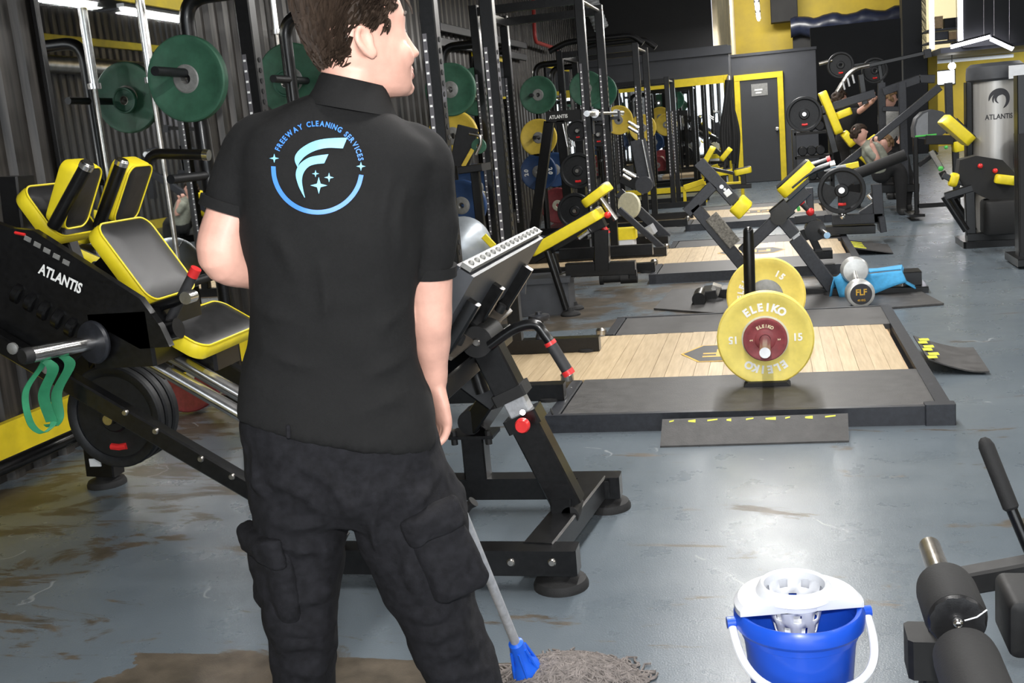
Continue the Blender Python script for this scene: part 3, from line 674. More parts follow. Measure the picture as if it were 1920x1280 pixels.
# barbell racked across the second rack, loaded bar end pointing at the aisle
c = P(1112, 213, 9.3)
t = thing('barbell', 'chrome barbell resting on the second rack’s hooks at chest height', 'barbell', (XF+.09, 8.9, c.z), 'barbells in use'); bar_parts(t, (XF+.09, 8.85, c.z), AY)
for y in (9.42, 10.53): pass
for y, lb in ((9.42, 'near bar hook of the second rack'), (10.53, 'far bar hook of the second rack')):
    single('bar_hook', MB().box2((XF+.04, y-.05, c.z-.17), (XF+.05, y+.05, c.z+.06), .003).box2((XF+.04, y-.05, c.z-.06), (XF+.13, y+.05, c.z-.03), .004).box2((XF+.12, y-.05, c.z-.06), (XF+.135, y+.05, c.z+.02), .004), 'grey_paint', 'grey steel '+lb+' holding the chrome barbell', 'hook')

# ------------------------------------------------------------------ yellow-plated barbell in its jack on the first platform
bx, bz, by = -.063, .08+.2265, 5.22
t = thing('barbell', 'chrome barbell lying along the nearest platform between two pairs of yellow plates', 'barbell', (bx, by-.34, bz-.03), 'barbells in use')
bar_parts(t, (bx, by-.34, bz), AY, 1.92)
EL = ([('ELEIKO', 90, .150, .052, False), ('ELEIKO', 270, .150, .052, False), ('15', 0, .150, .050, 'up'), ('15', 180, .150, .050, 'down')], 'white_print')
GY = 'yellow plates on the platform barbell'
plate((bx, by, bz), AY, .2265, .052, 'yellow_plate', 'cream_disc', .112, 'front yellow 15 plate with white lettering on the platform barbell', GY, EL, rim='yellow_plate')
plate((bx, by-.040, bz), AY, .103, .026, 'red_plate', 'red_plate', .05, 'small dark red change plate clamped in front of the yellow plate', GY, ([('ELEIKO', 90, .066, .021, False), ('2.5', 270, .066, .02, True), ('2', 180, .064, .018, False), ('2', 0, .064, .018, False)], 'cream_print'))
plate((bx, by+1.24, bz), AY, .2265, .052, 'yellow_plate', 'hub_grey', .10, 'rear yellow 15 plate with white lettering on the platform barbell', GY, ([('ELEIKO', 150, .145, .046, False), ('15', 55, .145, .050, False)], 'white_print'), rim='yellow_plate')
jy = by+.62
t = thing('barbell_jack', 'black barbell jack with a tall bent handle standing beside the yellow plates', 'jack', (bx-.1, jy, .08))
hp = [P(1407, 600, jy), P(1406, 545, jy), P(1404, 470, jy), P(1403, 434, jy)]
for q in hp: q.y = jy
obj('handle', MB().tube([V((hp[0].x, jy, .11))]+hp[1:], [.030, .030, .030, .026], 16), 'black_paint', t)
obj('grip_cap', MB().sphere(hp[3], .027, 14, 8), 'black_paint', t)
obj('base', MB().box2((bx-.20, jy-.10, .081), (bx+.20, jy+.10, .12)), 'black_paint', t)
obj('cradle', MB().box2((bx-.05, jy-.03, .115), (bx+.06, jy+.03, bz-.05)).box2((bx-.06, jy-.03, bz-.06), (bx+.08, jy+.03, bz-.02)), 'black_paint', t)
single('plate_rest', MB().prism([(bx-.11, by-.06, .081), (bx+.11, by-.06, .081), (bx+.09, by-.06, .1), (bx-.09, by-.06, .1)], (0, .1, 0)), 'rubber', 'low black rubber wedge under the front yellow plate', 'wedge')
# ------------------------------------------------------------------ the big plate-loaded leg press behind the cleaner
YN, YFR, YM = 3.03, 3.71, 3.36
LP = thing('leg_press_machine', 'large black plate-loaded leg press with yellow-edged pads and white ATLANTIS lettering', 'gym machine', (-1.6, 3.4, 0))
def lp(name, mb, m='black_paint', parent=None, **k): return obj(name, mb, m, parent or LP, **k)
def at(px, py, Y): return P(px, py, Y)
def bolt(p, n, r=.012, parent=None, m='chrome_dull'):
    return obj('bolt', MB().lathe([(0, .008), (r*.7, .008), (r, .004), (r, -.004)], p, n, 12), m, parent or LP)
# base
nb = lp('base_beam', MB().box2((-1.42, 2.99, .055), (-.615, 3.07, .135), .006))
for px in (958, 1035): bolt(at(px, 1054, 2.99), (0, -1, 0), .013, nb)
fb = lp('base_beam', MB().box2((-1.55, YFR-.04, .055), (-.575, YFR+.04, .135), .006))
lp('cross_beam', MB().beam((-.742, 3.05, .098), (-.672, 3.69, .098), .10, .082))
for x, y in ((-.678, 3.046), (-.633, 3.735)):
    lp('foot', MB().lathe([(0, 0), (.085, 0), (.085, .012), (.078, .026), (.05, .034), (.03, .05), (.02, .06), (0, .06)], (x, y, 0), (0, 0, 1), 30), 'rubber')
bk = at(1128, 917, YFR-.05); lp('bracket', MB().box(bk, (.055, .012, .06)), 'black_paint'); bolt(bk+V((.0, -.007, 0)), (0, -1, 0))
# long sloping side rails of the frame
s0, s1 = V((-3.05, YN, 1.19)), V((-1.37, YN, .145)); dS = (s1-s0).normalized()
sr = lp('side_rail', MB().beam(s0, s1, .05, .062)); lp('side_rail', MB().beam(s0+V((0, YFR-YN, 0)), s1+V((0, YFR-YN, 0)), .05, .062))
for px, py in ((235, 773), (292, 808), (377, 860), (435, 893)): bolt(at(px, py, YN-.026), (0, -1, 0), .011, sr)
for px, py in ((88, 690), (24, 653)): bolt(at(px, py, YN-.026), (0, -1, 0), .02, sr, 'hub_grey')
# guide rods of the sled
for y, dz in ((3.17, 0), (3.27, .012)):
    a, c = V((-2.62, y, 1.083+dz)), V((-1.40, y, .327+dz)); lp('guide_rod', MB().cyl(a, c, .024, 20), 'chrome')
lp('rod_stop', MB().box((-1.39, 3.22, .30), (.09, .24, .10)), 'black_paint')
# rear post standing by the wall
cx, cy = -2.93, 4.06
po = lp('rear_post', MB().beam((cx, cy, .05), (cx+.06, cy-.02, .95), .14, .09, (0, 1, 0)), 'black_paint')
lp('foot', MB().lathe([(0, 0), (.085, 0), (.085, .012), (.078, .026), (.05, .034), (.03, .05), (0, .05)], (cx, cy, 0), (0, 0, 1), 30), 'rubber')
obj('maker_sticker', MB().box2((cx-.035, cy-.052, .10), (cx+.02, cy-.0455, .135), .0005), 'sticker_white', po)
lp('rear_beam', MB().beam((cx, cy, .75), (-2.75, YN, 1.0), .06, .08)); lp('rear_beam', MB().beam((cx+.02, cy, .55), (-2.45, YFR, .82), .06, .07))
lp('wall_tube', MB().cyl(P(160, 808, 4.03), P(-60, 906, 3.45), .030, 16))
# black side cover with lettering
cv = [(-70, 395), (20, 428), (62, 432), (262, 560), (300, 612), (318, 650), (262, 654), (205, 622), (118, 690), (-70, 590)]
co = lp('side_cover', MB().prism([at(x, y, 3.06) for x, y in cv], (0, .03, 0)), 'black_paint')
a, c = at(78, 505, 3.055), at(150, 541, 3.055); ux = (c-a).normalized(); uy = V((0, -1, 0)).cross(ux)*-1
uy = V((-ux.z, 0, ux.x)); mb = letter(MB(), 'ATLANTIS', (a+c)/2, ux, uy, .048, .002, .74, .035); obj('lettering', mb, 'white_print', co)
a, c = at(28, 436, 3.055), at(47, 440, 3.055); obj('red_badge', MB().beam(a, c, .010, .010), 'red_cap', co)
for k in range(5):
    a = at(46+k*18, 445+k*11, 3.055); obj('caption_bar', MB().beam(a, a+ux*.024, .004, .016, (0, 0, 1), .001), 'hub_grey', co)
for k in range(5):
    p = at(55+k*25, 545+k*15.5, 3.12); lp('bumper_disc', MB().lathe([(.01, -.016), (.028, -.016), (.036, -.010), (.036, .010), (.028, .016), (.01, .016)], V((p.x, 3.07, p.z)), dS, 30, True), 'black_paint')
# loading horn towards the aisle
h0, h1 = at(182, 640, 3.06), at(45, 668, 2.80)
lp('loading_horn', MB().cyl(h0, h1.lerp(h0, .06), .0245, 22), 'chrome'); lp('horn_cap', MB().lathe([(0, -.018), (.022, -.018), (.026, -.01), (.026, .012), (.0, .012)], h1.lerp(h0, .04), (h1-h0)*-1, 20), 'black_matte')
lp('horn_flange', MB().lathe([(.0, -.01), (.068, -.01), (.072, 0), (.068, .01), (0, .01)], h0.lerp(h1, .05), h1-h0, 32), 'grey_paint')
lp('carriage_block', MB().box2((h0.x-.03, 3.06, h0.z-.09), (h0.x+.20, 3.40, h0.z+.09), .01), 'black_paint')
lp('carriage_tube', MB().cyl(at(335, 615, 3.14), at(190, 655, 3.14), .035, 16), 'black_paint')
# back cushion, seat, shoulder cushions
def cushion(pn, pts, Y0, Y1, th, r=.05, label=None, parent=None, flip=1, rot=0.):
    # pts: two pixels giving the long direction of the face at mid depth; spans Y0..Y1
    ym = (Y0+Y1)/2; a, c = at(*pts[0], ym), at(*pts[1], ym); ux = (c-a).normalized(); uy = V((0, 1, 0)); uy = Matrix.Rotation(rot, 3, ux) @ uy
    n = ux.cross(uy).normalized()
    if n.z < 0 and flip == 1: uy = -uy; n = -n
    if flip == -1: uy = -uy; n = -n
    m = (a+c)/2; L = (c-a).length
    o = obj(pn, MB().pad(m-n*th/2, ux, uy, L, Y1-Y0, th, r, .012, 6), 'yellow_vinyl', parent or LP)
    obj('cover', MB().pad(m-n*.002, ux, uy, L-.012, Y1-Y0-.012, .012, r*.9, .006, 6, .004), 'black_vinyl', o)
    obj('piping', MB().tube([m+n*.002+ux*x+uy*y for x, y in _round(L-.008, Y1-Y0-.008, r)], .0035, 6, False, True), 'yellow_vinyl', o)
    return o, m, ux, uy, n
def _round(sx, sy, r, n=6):
    o = []
    for k, (qx, qy) in enumerate(((1, 1), (-1, 1), (-1, -1), (1, -1))):
        for i in range(n+1):
            an = math.pi/2*(k+i/n); o.append((qx*(sx/2-r)+r*math.cos(an), qy*(sy/2-r)+r*math.sin(an)))
    return o
o, m, ux, uy, n = cushion('backrest', ((225, 412), (330, 553)), 3.20, 3.52, .055)
q = MB(); letter(q, 'FLF', m+n*.006, ux, uy if ux.cross(uy).dot(n) > 0 else -uy, .07, .001, 1.3, .01); obj('embossed_mark', q, 'black_matte', o)
cushion('seat', ((352, 580), (440, 630)), 3.17, 3.60, .055)
for (pa, pb, y0, y1) in (((172, 312), (138, 428), 3.22, 3.36), ((267, 308), (232, 415), 3.50, 3.66)):
    o, m, ux, uy, n = cushion('shoulder_pad', (pa, pb), y0, y1, .075, .035, flip=0)
    if n.x < 0: pass
cushion('head_pad', ((80, 345), (150, 440)), 3.25, 3.50, .055)
for px0, px1, Y in (((165, 306), (100, 425), 3.18), ((230, 300), (185, 425), 3.47)):
    a, c = at(*px0, Y), at(*px1, Y); lp('pad_post', MB().cyl(a, c, .022, 16), 'black_paint'); lp('post_cap', MB().lathe([(0, -.004), (.018, -.004), (.024, .004), (.024, .02)], a, c-a, 18), 'chrome')
lp('shoulder_tube', MB().tube(fillet([at(272, 330, 3.75), at(282, 288, 3.75), at(385, 290, 3.75)], .06), .020, 14), 'black_paint')
lp('tube_cap', MB().cyl(at(382, 290, 3.75), at(392, 291, 3.75), .021, 14), 'chrome')
lp('carriage_beam', MB().beam(at(20, 470, 3.4), at(330, 690, 3.4), .10, .08)); lp('carriage_post', MB().beam(at(30, 330, 3.4), at(50, 500, 3.4), .08, .10)); lp('carriage_post', MB().beam(at(110, 430, 3.5), at(160, 560, 3.5), .06, .08))
lp('seat_bracket', MB().box2((-2.05, 3.3, .66), (-1.88, 3.48, .76), .01)); lp('backrest_bracket', MB().beam(at(215, 480, 3.36), at(330, 620, 3.36), .20, .05))
# hand lever with red caps beside the seat
a, c = at(368, 503, 3.17), at(311, 615, 3.17)
lp('lever_grip', MB().cyl(a.lerp(c, .12), c.lerp(a, .1), .0165, 16), 'grip')
lp('lever_cap', MB().cyl(a, a.lerp(c, .13), .018, 16), 'red_cap'); lp('lever_cap', MB().cyl(c.lerp(a, .09), c, .018, 16), 'red_cap')
a, c = at(252, 588, 3.15), at(356, 556, 3.15); lp('lever_arm', MB().cyl(a, c, .018, 14), 'black_paint'); lp('lever_hub', MB().cyl(c-V((0, .03, 0)), c+V((0, .02, 0)), .021, 18), 'chrome')
lp('lever_ferrule', MB().cyl(a, a.lerp(c, .25), .02, 14), 'chrome')
# foot plate
tx, tz = -.868, 1.014; dn_ = V((-.58, 0, -.815)).normalized(); nn = V((-.815, 0, .58)).normalized()   # down along the plate, outward towards the sitter
F0 = V((tx, 2.93, tz)); F1 = V((tx, 3.92, tz)); Lf = .50
fp = lp('foot_plate', MB().prism([F0, F1, F1+dn_*Lf, F0+dn_*Lf], nn*.012), 'grey_paint')
lip = obj('tread_edge', MB().prism([F0-dn_*.002, F1-dn_*.002, F1-dn_*.002-nn*.034, F0-dn_*.002-nn*.034], -dn_*.014), 'hub_grey', fp)
for k in range(15):
    y = 2.97+k*.064; obj('tread_bar', MB().beam(V((tx, y, tz))+dn_*.03+nn*.016, V((tx, y, tz))+dn_*(Lf-.03)+nn*.016, .03, .012), 'hub_grey', fp)
    obj('tread_stud', MB().sphere(V((tx, y, tz))-dn_*.016-nn*.017, .010, 8, 6), 'hub_grey', fp)
bf = MB().prism([F0+dn_*.004, F1+dn_*.004, F1+dn_*(Lf*.48), F0+dn_*(Lf*.48)], -nn*.05); obj('back_panel', bf, 'grey_shell', fp)
obj('back_panel', MB().prism([F0+dn_*(Lf*.52)+V((0, .04, 0)), F1+dn_*(Lf*.52)-V((0, .04, 0)), F1+dn_*Lf*.98-V((0, .04, 0)), F0+dn_*Lf*.98+V((0, .04, 0))], -nn*.04), 'grey_shell', fp)
fl_ = obj('mounting_flange', MB().prism([F0+dn_*(Lf*.55)-nn*.04+V((0, .05, 0)), F1+dn_*(Lf*.55)-nn*.04-V((0, .05, 0)), F1+dn_*(Lf*.55)-nn*.10-V((0, .10, 0)), F0+dn_*(Lf*.55)-nn*.10+V((0, .10, 0))], dn_*.012), mat('bronze_grey', (.15, .125, .10), .4, .2, .15, 20), fp)
for y in (3.12, 3.66): obj('bolt', MB().lathe([(0, .02), (.016, .02), (.018, 0), (.018, -.01)], V((tx, y, tz))+dn_*(Lf*.50)-nn*.075, -dn_, 12), 'black_matte', fp)
for y in (3.05, 3.36, 3.80): lp('foot_plate_arm', MB().beam(V((tx, y, tz))+dn_*.1-nn*.06, V((tx, y, tz))+dn_*(Lf+.12)-nn*.05, .04, .06), 'black_paint')
lp('foot_plate_beam', MB().beam(V((tx, 3.0, tz))+dn_*(Lf*.75)-nn*.11, V((tx, 3.84, tz))+dn_*(Lf*.75)-nn*.11, .07, .07), 'black_paint')
lp('side_gusset', MB().prism([F1-V((0, .012, 0)), F1+dn_*.22-V((0, .012, 0)), F1+dn_*.22-nn*.10-V((0, .012, 0)), F1+dn_*.14-nn*.06-V((0, .012, 0))], (0, .012, 0)), 'grey_shell')
# pivot and telescopic post
pv = at(905, 632, YM); lp('pivot_hub', MB().cyl(pv-V((0, .08, 0)), pv+V((0, .08, 0)), .052, 24), 'black_matte'); bolt(pv-V((0, .082, 0)), (0, -1, 0), .014)
lp('pivot_bracket', MB().beam(pv+V((-.08, 0, .06)), pv+V((.02, 0, -.02)), .14, .09))
b0 = at(1068, 945, YM); d0 = (b0-pv)
ps = lp('post_lower', MB().beam(b0, pv+d0*.47, .085, .10), 'black_paint'); obj('slot', MB().lathe([(0, .001), (.01, .001), (.012, 0), (.012, -.002)], at(1008, 772, YM-.02)+V((.048, 0, 0)), (1, 0, .3), 12), 'void_black', ps)
lp('post_collar', MB().beam(pv+d0*.52, pv+d0*.445, .105, .12), 'black_paint'); lp('post_inner', MB().beam(pv+d0*.46, pv+d0*.33, .06, .075), 'alu')
lp('post_upper', MB().beam(pv, pv+d0*.34, .085, .095), 'black_paint'); lp('post_clamp', MB().beam(pv+d0*.30, pv+d0*.36, .10, .115), 'black_matte')
kp = at(980, 797, YM-.09); kb = lp('pin_knob', MB().lathe([(0, -.018), (.020, -.018), (.0245, -.010), (.0245, .004), (.016, .012), (.010, .05)], kp, (0, 1, 0), 24), 'red_cap')
obj('pin', MB().cyl(at(980, 773, YM-.075), at(980, 773, YM-.045), .009, 12), 'chrome', ps)
lp('post_hinge', MB().cyl(b0+V((.01, -.055, -.02)), b0+V((.01, .055, -.02)), .03, 18), 'black_matte'); lp('hinge_bracket', MB().box((b0.x-.02, YM, .15), (.07, .11, .07)), 'black_paint')
# short rear support with flange and elbow
u0 = V((at(897, 890, YFR).x, YFR, .13)); u1 = V((u0.x, YFR, at(897, 815, YFR).z))
lp('support_post', MB().beam(u0, u1, .085, .085, (0, 1, 0)), 'black_paint'); lp('support_flange', MB().box(u1+V((0, 0, .006)), (.17, .12, .012)), 'black_paint')
for sx in (-.065, .065): lp('flange_bolt', MB().lathe([(0, .02), (.012, .02), (.013, 0), (.013, -.03)], u1+V((sx, -.045, .008)), (0, 0, 1), 8), 'black_matte')
e1 = at(922, 750, YFR-.06); e2 = at(858, 700, YFR-.1)
lp('support_knuckle', MB().cyl(u1+V((0, -.05, .06)), u1+V((0, .05, .06)), .045, 20), 'black_paint')
lp('support_arm', MB().beam(u1+V((0, -.0, .03)), e1, .075, .075)); lp('support_arm', MB().beam(e1+V((.01, 0, .0)), e2+(e2-e1)*.8, .075, .075))
lp('curved_link', MB().tube(bez([at(905, 650, YM+.1), at(893, 690, YM+.1), at(898, 715, YM+.1), at(905, 735, YM+.1)], 6), .026, 12), 'black_paint')
# bent stop handle with grip
hd = [at(918, 648, 3.25), at(965, 616, 3.25), at(1003, 608, 3.25), at(1022, 628, 3.25), at(1032, 642, 3.25)]
lp('handle_tube', MB().tube(bez(hd, 6), .0165, 14), 'black_paint')
g0, g1 = at(1030, 640, 3.25), at(1068, 702, 3.25)
lp('handle_band', MB().cyl(g0, g0.lerp(g1, .10), .0195, 16), 'red_cap'); lp('handle_grip', MB().cyl(g0.lerp(g1, .10), g0.lerp(g1, .86), .0185, 18), 'grip'); lp('handle_cap', MB().cyl(g0.lerp(g1, .86), g1, .020, 16), 'red_cap')
# loose pull pin poking out under the cleaner's hip
lp('pull_pin', MB().tube([at(860, 975, 3.3), at(880, 948, 3.3), at(888, 940, 3.3)], [.012, .013, .02], 12), 'black_matte')

# three black plates stored on the press
for k in range(3):
    p = at(217, 780, 3.80); c_ = V((p.x, 3.80+k*.055, p.z)); iron_plate(c_, AY, .215, .045, ('nearest', 'middle', 'rearmost')[k]+' of three black iron plates stored behind the leg press rail', 'iron plates stored on the leg press')
lp('storage_peg', MB().cyl((at(217, 780, 3.80).x, 3.74, at(217, 780, 3.80).z), (at(217, 780, 3.80).x, 4.02, at(217, 780, 3.80).z), .022, 14), 'chrome_dull')
p = at(345, 690, 5.28); plate((p.x, 5.28, .235), AY, .225, .06, 'red_plate', 'cream_disc', .075, 'dark red bumper plate on the floor behind the leg press rods', GP)
# green resistance band looped over the loading horn
def ribbon(pts, w, wd, th=.003):
    pts = [V(p) for p in pts]; mb = MB(); rg = []; wd = V(wd).normalized()
    for i, p in enumerate(pts):
        t = (pts[min(i+1, len(pts)-1)]-pts[max(i-1, 0)]).normalized(); n = t.cross(wd).normalized(); ws = wd*w/2
        rg.append([p-ws-n*th/2, p+ws-n*th/2, p+ws+n*th/2, p-ws+n*th/2])
    return mb.rings(rg)
hx = h0.lerp(h1, .80); hb = h0.lerp(h1, .55)
p1 = bez([hx+V((0, .02, -.026)), hx+V((-.02, .02, -.05)), at(48, 735, 2.83), at(56, 790, 2.83), at(78, 811, 2.86), at(97, 800, 2.9), at(100, 790, 2.92)], 8)
p2 = bez([hx+V((0, .02, -.026)), hx+V((.015, .03, -.06)), at(82, 740, 2.9), at(97, 790, 2.92)], 8)
p3 = bez([hb+V((.0, .02, -.026)), hb+V((.01, .03, -.06)), at(107, 735, 2.95), at(110, 780, 2.95), at(100, 798, 2.93), at(92, 795, 2.92)], 8)
t = thing('resistance_band', 'green rubber resistance band looped over the chrome loading horn', 'band', at(90, 811, 2.88))
obj('strand', ribbon(p1, .022, (0.5, 1, 0)), 'band_green', t); obj('strand', ribbon(p2, .036, (1, .35, 0)), 'band_green', t); obj('strand', ribbon(p3, .034, (1, .35, 0)), 'band_green', t)
# ------------------------------------------------------------------ machines in the middle of the hall
def rigger(root, Y):
    def bm(name, a, c, w, h=None, m='grey_paint', Ya=None, Yc=None, up=(0, 1, 0), dY=0, parent=None):
        p, q = P(a[0], a[1], (Ya or Y)+dY), P(c[0], c[1], (Yc or Ya or Y)+dY); return obj(name, MB().beam(p, q, w, h or w, up), m, parent or root)
    def tb(name, pts, r, m='black_paint', dY=0, Yp=None, n=12, rnd=0, parent=None):
        q = [P(x, y, (Yp or Y)+dY) for x, y in pts]; q = fillet(q, rnd) if rnd else q; return obj(name, MB().tube(q, r, n), m, parent or root)
    def ft(px, dY=0, r=.07, m='rubber', Yp=None):
        p = P(px, 500, (Yp or Y)+dY); return obj('foot', MB().lathe([(0, 0), (r, 0), (r, .012), (r*.85, .026), (r*.4, .034), (r*.3, .06), (0, .06)], (p.x, p.y, 0), (0, 0, 1), 22), m, root)
    def pd(name, a, c, width, th, m='yellow_vinyl', top='black_vinyl', dY=0, r=.05, side=1):
        p, q = P(a[0], a[1], Y+dY), P(c[0], c[1], Y+dY); ux = (q-p).normalized(); uy = V((0, 1, 0)); n = ux.cross(uy)
        if n.z*side < 0: uy = -uy; n = -n
        L = (q-p).length; o = obj(name, MB().pad((p+q)/2, ux, uy, L, width, th, min(r, L*.4), .012, 5), m, root)
        if top: obj('cover', MB().pad((p+q)/2+n*th*.5, ux, uy, L-.016, width-.016, .014, min(r, L*.4)*.9, .006, 5), top, o)
        return o
    return bm, tb, ft, pd
def cyl_y(px, py, Y, r, ln, n=24): p = P(px, py, Y); return MB().cyl(p-V((0, ln/2, 0)), p+V((0, ln/2, 0)), r, n)

# --- row machine with grey arms, blue towel on its base
mp = [G(1226, 581), G(1440, 597), G(1770, 572), G(1700, 535), G(1260, 545)]
single('floor_mat', MB().prism([V((p.x, p.y, .002)) for p in mp], (0, 0, .012)), 'rubber_mat', 'dark rubber floor mat under the machine with the blue towel', 'mat')
YR = 8.25
R1 = thing('row_machine', 'grey-framed chest-supported row machine with a blue towel on its base', 'gym machine', P(1440, 560, YR)*1.0); R1.location.z = .014; ROOT[R1.name] = V(R1.location)
bm, tb, ft, pd = rigger(R1, YR)
bm('upper_arm', (1310, 303), (1378, 378), .085, .09); bm('rear_arm', (1338, 346), (1288, 398), .085, .09); bm('main_post', (1303, 388), (1392, 496), .085, .09)
obj('grip_sheet', MB().beam(P(1333, 405, YR-.05), P(1378, 458, YR-.05), .10, .03, (0, 1, 0)), mat('grit', (.16, .15, .13), .9, 0, .5, 60, .4, 80), R1)
bm('slide_tube', (1364, 362), (1384, 384), .06, .06, 'black_paint'); bm('slide_inner', (1376, 374), (1390, 390), .045, .045, 'chrome_dull')
bm('data_plate', (1361, 357), (1368, 366), .05, .006, 'sticker_white', dY=-.05)
for x, y, r in ((1353, 350, .016), (1359, 355, .010)): obj('bolt', MB().cyl(P(x, y, YR-.05), P(x, y, YR-.04), r, 12), 'sticker_white', R1)
pd('chest_roller', (1377, 401), (1402, 374), .30, .10, top=None, r=.04)
bm('long_beam', (1392, 472), (1513, 356), .085, .08); bm('pivot_plate', (1452, 408), (1480, 385), .13, .11, 'black_paint')
obj('pivot', cyl_y(1460, 405, YR, .06, .16), 'black_paint', R1)
pd('thigh_pad', (1463, 362), (1523, 307), .34, .09); pd('thigh_pad_far', (1470, 352), (1500, 322), .30, .05, m='black_vinyl', top=None, dY=.3)
bm('pad_carrier', (1475, 368), (1512, 334), .07, .12, 'black_paint')
tb('handle', [(1485, 352), (1521, 322), (1556, 309)], .022, rnd=.1, dY=-.15); tb('handle_end', [(1556, 309), (1566, 307)], .028, 'chrome', dY=-.15); tb('handle', [(1505, 315), (1528, 308), (1553, 300)], .022, dY=.2); tb('handle_end', [(1550, 300), (1557, 298)], .026, 'red_cap', dY=.2)
bm('front_leg', (1468, 414), (1490, 440), .085, .085); bm('front_leg_inner', (1484, 434), (1496, 448), .062, .062, 'alu'); bm('front_leg_lower', (1491, 446), (1566, 546), .10, .09)
bm('base_beam', (1345, 549), (1740, 548), .075, .08, 'black_paint'); bm('base_cross', (1320, 552), (1345, 549), .09, .3, 'black_paint'); bm('base_hinge', (1334, 540), (1350, 545), .08, .12, 'chrome_dull')
obj('hinge_roller', cyl_y(1312, 556, YR-.15, .05, .25), 'black_paint', R1)
ft(1336, -.12); ft(1560, -.1); ft(1716, -.05)
for x in (1648, 1700): obj('transport_wheel', cyl_y(x, 556, YR-.12, .055, .05), 'rubber', R1)
bm('base_plate', (1555, 540), (1735, 538), .06, .34, 'black_paint'); bm('rear_block', (1690, 520), (1725, 518), .10, .2, 'black_paint')
# blue towel draped over the base
tw = MB(); rows = []
edge = [(1556, 560), (1560, 540), (1565, 520), (1600, 514), (1640, 511), (1688, 507), (1697, 530), (1716, 541)]
far = [(1590, 556), (1585, 535), (1586, 508), (1612, 505), (1645, 503), (1690, 499), (1700, 520), (1716, 534)]
for i in range(len(edge)):
    p, q = P(*edge[i], YR-.20), P(*far[i], YR+.10); rows.append([p.lerp(q, k/5)+V((0, 0, .008*math.sin(i*1.7+k))) for k in range(6)])
vs = [p for r in rows for p in r]; fs = [(i*6+k, i*6+k+1, (i+1)*6+k+1, (i+1)*6+k) for i in range(len(rows)-1) for k in range(5)]; tw.add(vs, fs)
tw2 = MB(); pts2 = [(1562, 519), (1690, 508), (1697, 532), (1652, 552), (1597, 558), (1573, 550)]; 
n0 = len(tw.v); grid = []
for i in range(9):
    u = i/8; topq = P(1562+128*u, 519-11*u, YR-.21); botq = P(1574+125*u, 557-22*u**1.4+6*math.sin(u*5), YR-.24-.02*math.sin(u*9)); grid.append([topq.lerp(botq, k/5)+V((0, -.012*math.sin(k*.6+u*6), 0)) for k in range(6)])
vs = [p for r in grid for p in r]; tw.add(vs, [(i*6+k, (i+1)*6+k, (i+1)*6+k+1, i*6+k+1) for i in range(8) for k in range(5)])
to = single('towel', tw, 'towel_blue', 'light blue towel draped over the base of the row machine', 'towel', smooth=60); sm = to.modifiers.new('solid', 'SOLIDIFY'); sm.thickness = .008
# dumbbell with FLF heads on the towel
c0, c1 = P(1612, 549, YR-.62), P(1602, 506, YR-.22); dd_ = (c1-c0).normalized()
ah = V((-.1, 1, .0)).normalized()
DB = thing('dumbbell', 'round steel dumbbell with black FLF face leaning on the blue towel', 'dumbbell', c0-V((0, 0, .09)))
obj('handle', MB().tube([c0, c0.lerp(c1, .3), c0.lerp(c1, .5), c0.lerp(c1, .7), c1], [.016, .018, .021, .018, .016], 16), 'chrome', DB)
for c, s in ((c0, 1), (c1, -1)): obj('head', MB().lathe([(0, -.055), (.075, -.055), (.092, -.045), (.095, -.03), (.095, .035), (.085, .05), (.02, .055), (0, .055)], c, ah*s, 40), 'steel_bright', DB)
fc = obj('face_plate', MB().lathe([(0, -.0575), (.070, -.0575), (.074, -.052)], c0, ah, 36), 'dark_print', DB)
_, sd_, uu_ = basis(ah)
obj('lettering', letter(MB(), 'FLF', c0-ah*.0585+uu_*.012, sd_, uu_, .058, .001, .9, .025), 'gold_print', DB)
obj('lettering', letter(MB(), '40 KG', c0-ah*.0585-uu_*.042, sd_, uu_, .02, .001, 1, .02), 'gold_print', DB)

# --- incline bench with yellow edge beside the second rack
YB2 = 8.0
B2 = thing('incline_bench', 'inclined exercise bench with long yellow-edged pad on round feet', 'bench', P(1060, 580, YB2)*1.0); B2.location.z = 0; ROOT[B2.name] = V(B2.location)
bm, tb, ft, pd = rigger(B2, YB2)
pd('long_pad', (1000, 470), (1128, 397), .30, .085); pd('head_pad', (1097, 382), (1143, 348), .28, .07)
bm('pad_beam', (1003, 485), (1125, 414), .06, .10, 'black_paint'); tb('head_pad_stem', [(1122, 366), (1155, 412)], .022, 'chrome_dull'); tb('adjuster_rod', [(1085, 446), (1103, 433)], .018, 'chrome', dY=-.1)
bm('adjuster_box', (1100, 428), (1132, 412), .10, .12, 'black_paint'); obj('red_knob', MB().sphere(P(1139, 403, YB2-.05), .026, 12, 8), 'red_cap', B2); tb('red_grip', [(1131, 425), (1140, 438)], .022, 'red_cap')
for dY in (-.13, .13): tb('leg', [(1030+30*dY, 470), (1066+30*dY, 580)], .026, dY=dY); ft(1067+30*dY, dY, .075)
bm('leg_tie', (1050, 520), (1074, 512), .05, .05, 'chrome_dull'); bm('column', (1128, 430), (1130, 505), .11, .10, 'black_paint'); bm('floor_beam', (1062, 506), (1192, 501), .10, .09, 'black_paint'); bm('floor_leg', (1186, 505), (1187, 521), .06, .06, 'black_paint')
bm('rear_beam', (1050, 477), (1224, 467), .09, .08, 'black_paint', dY=.9)
bx_ = P(1015, 535, YB2-.1); single('bench_box', MB().box((bx_.x, YB2+.05, bx_.z-.03), (.40, .3, .25), .02).box((bx_.x, YB2+.05, bx_.z+.11), (.44, .34, .04), .015), 'grey_shell', 'dark grey padded step box under the inclined bench', 'box').location.z = .001
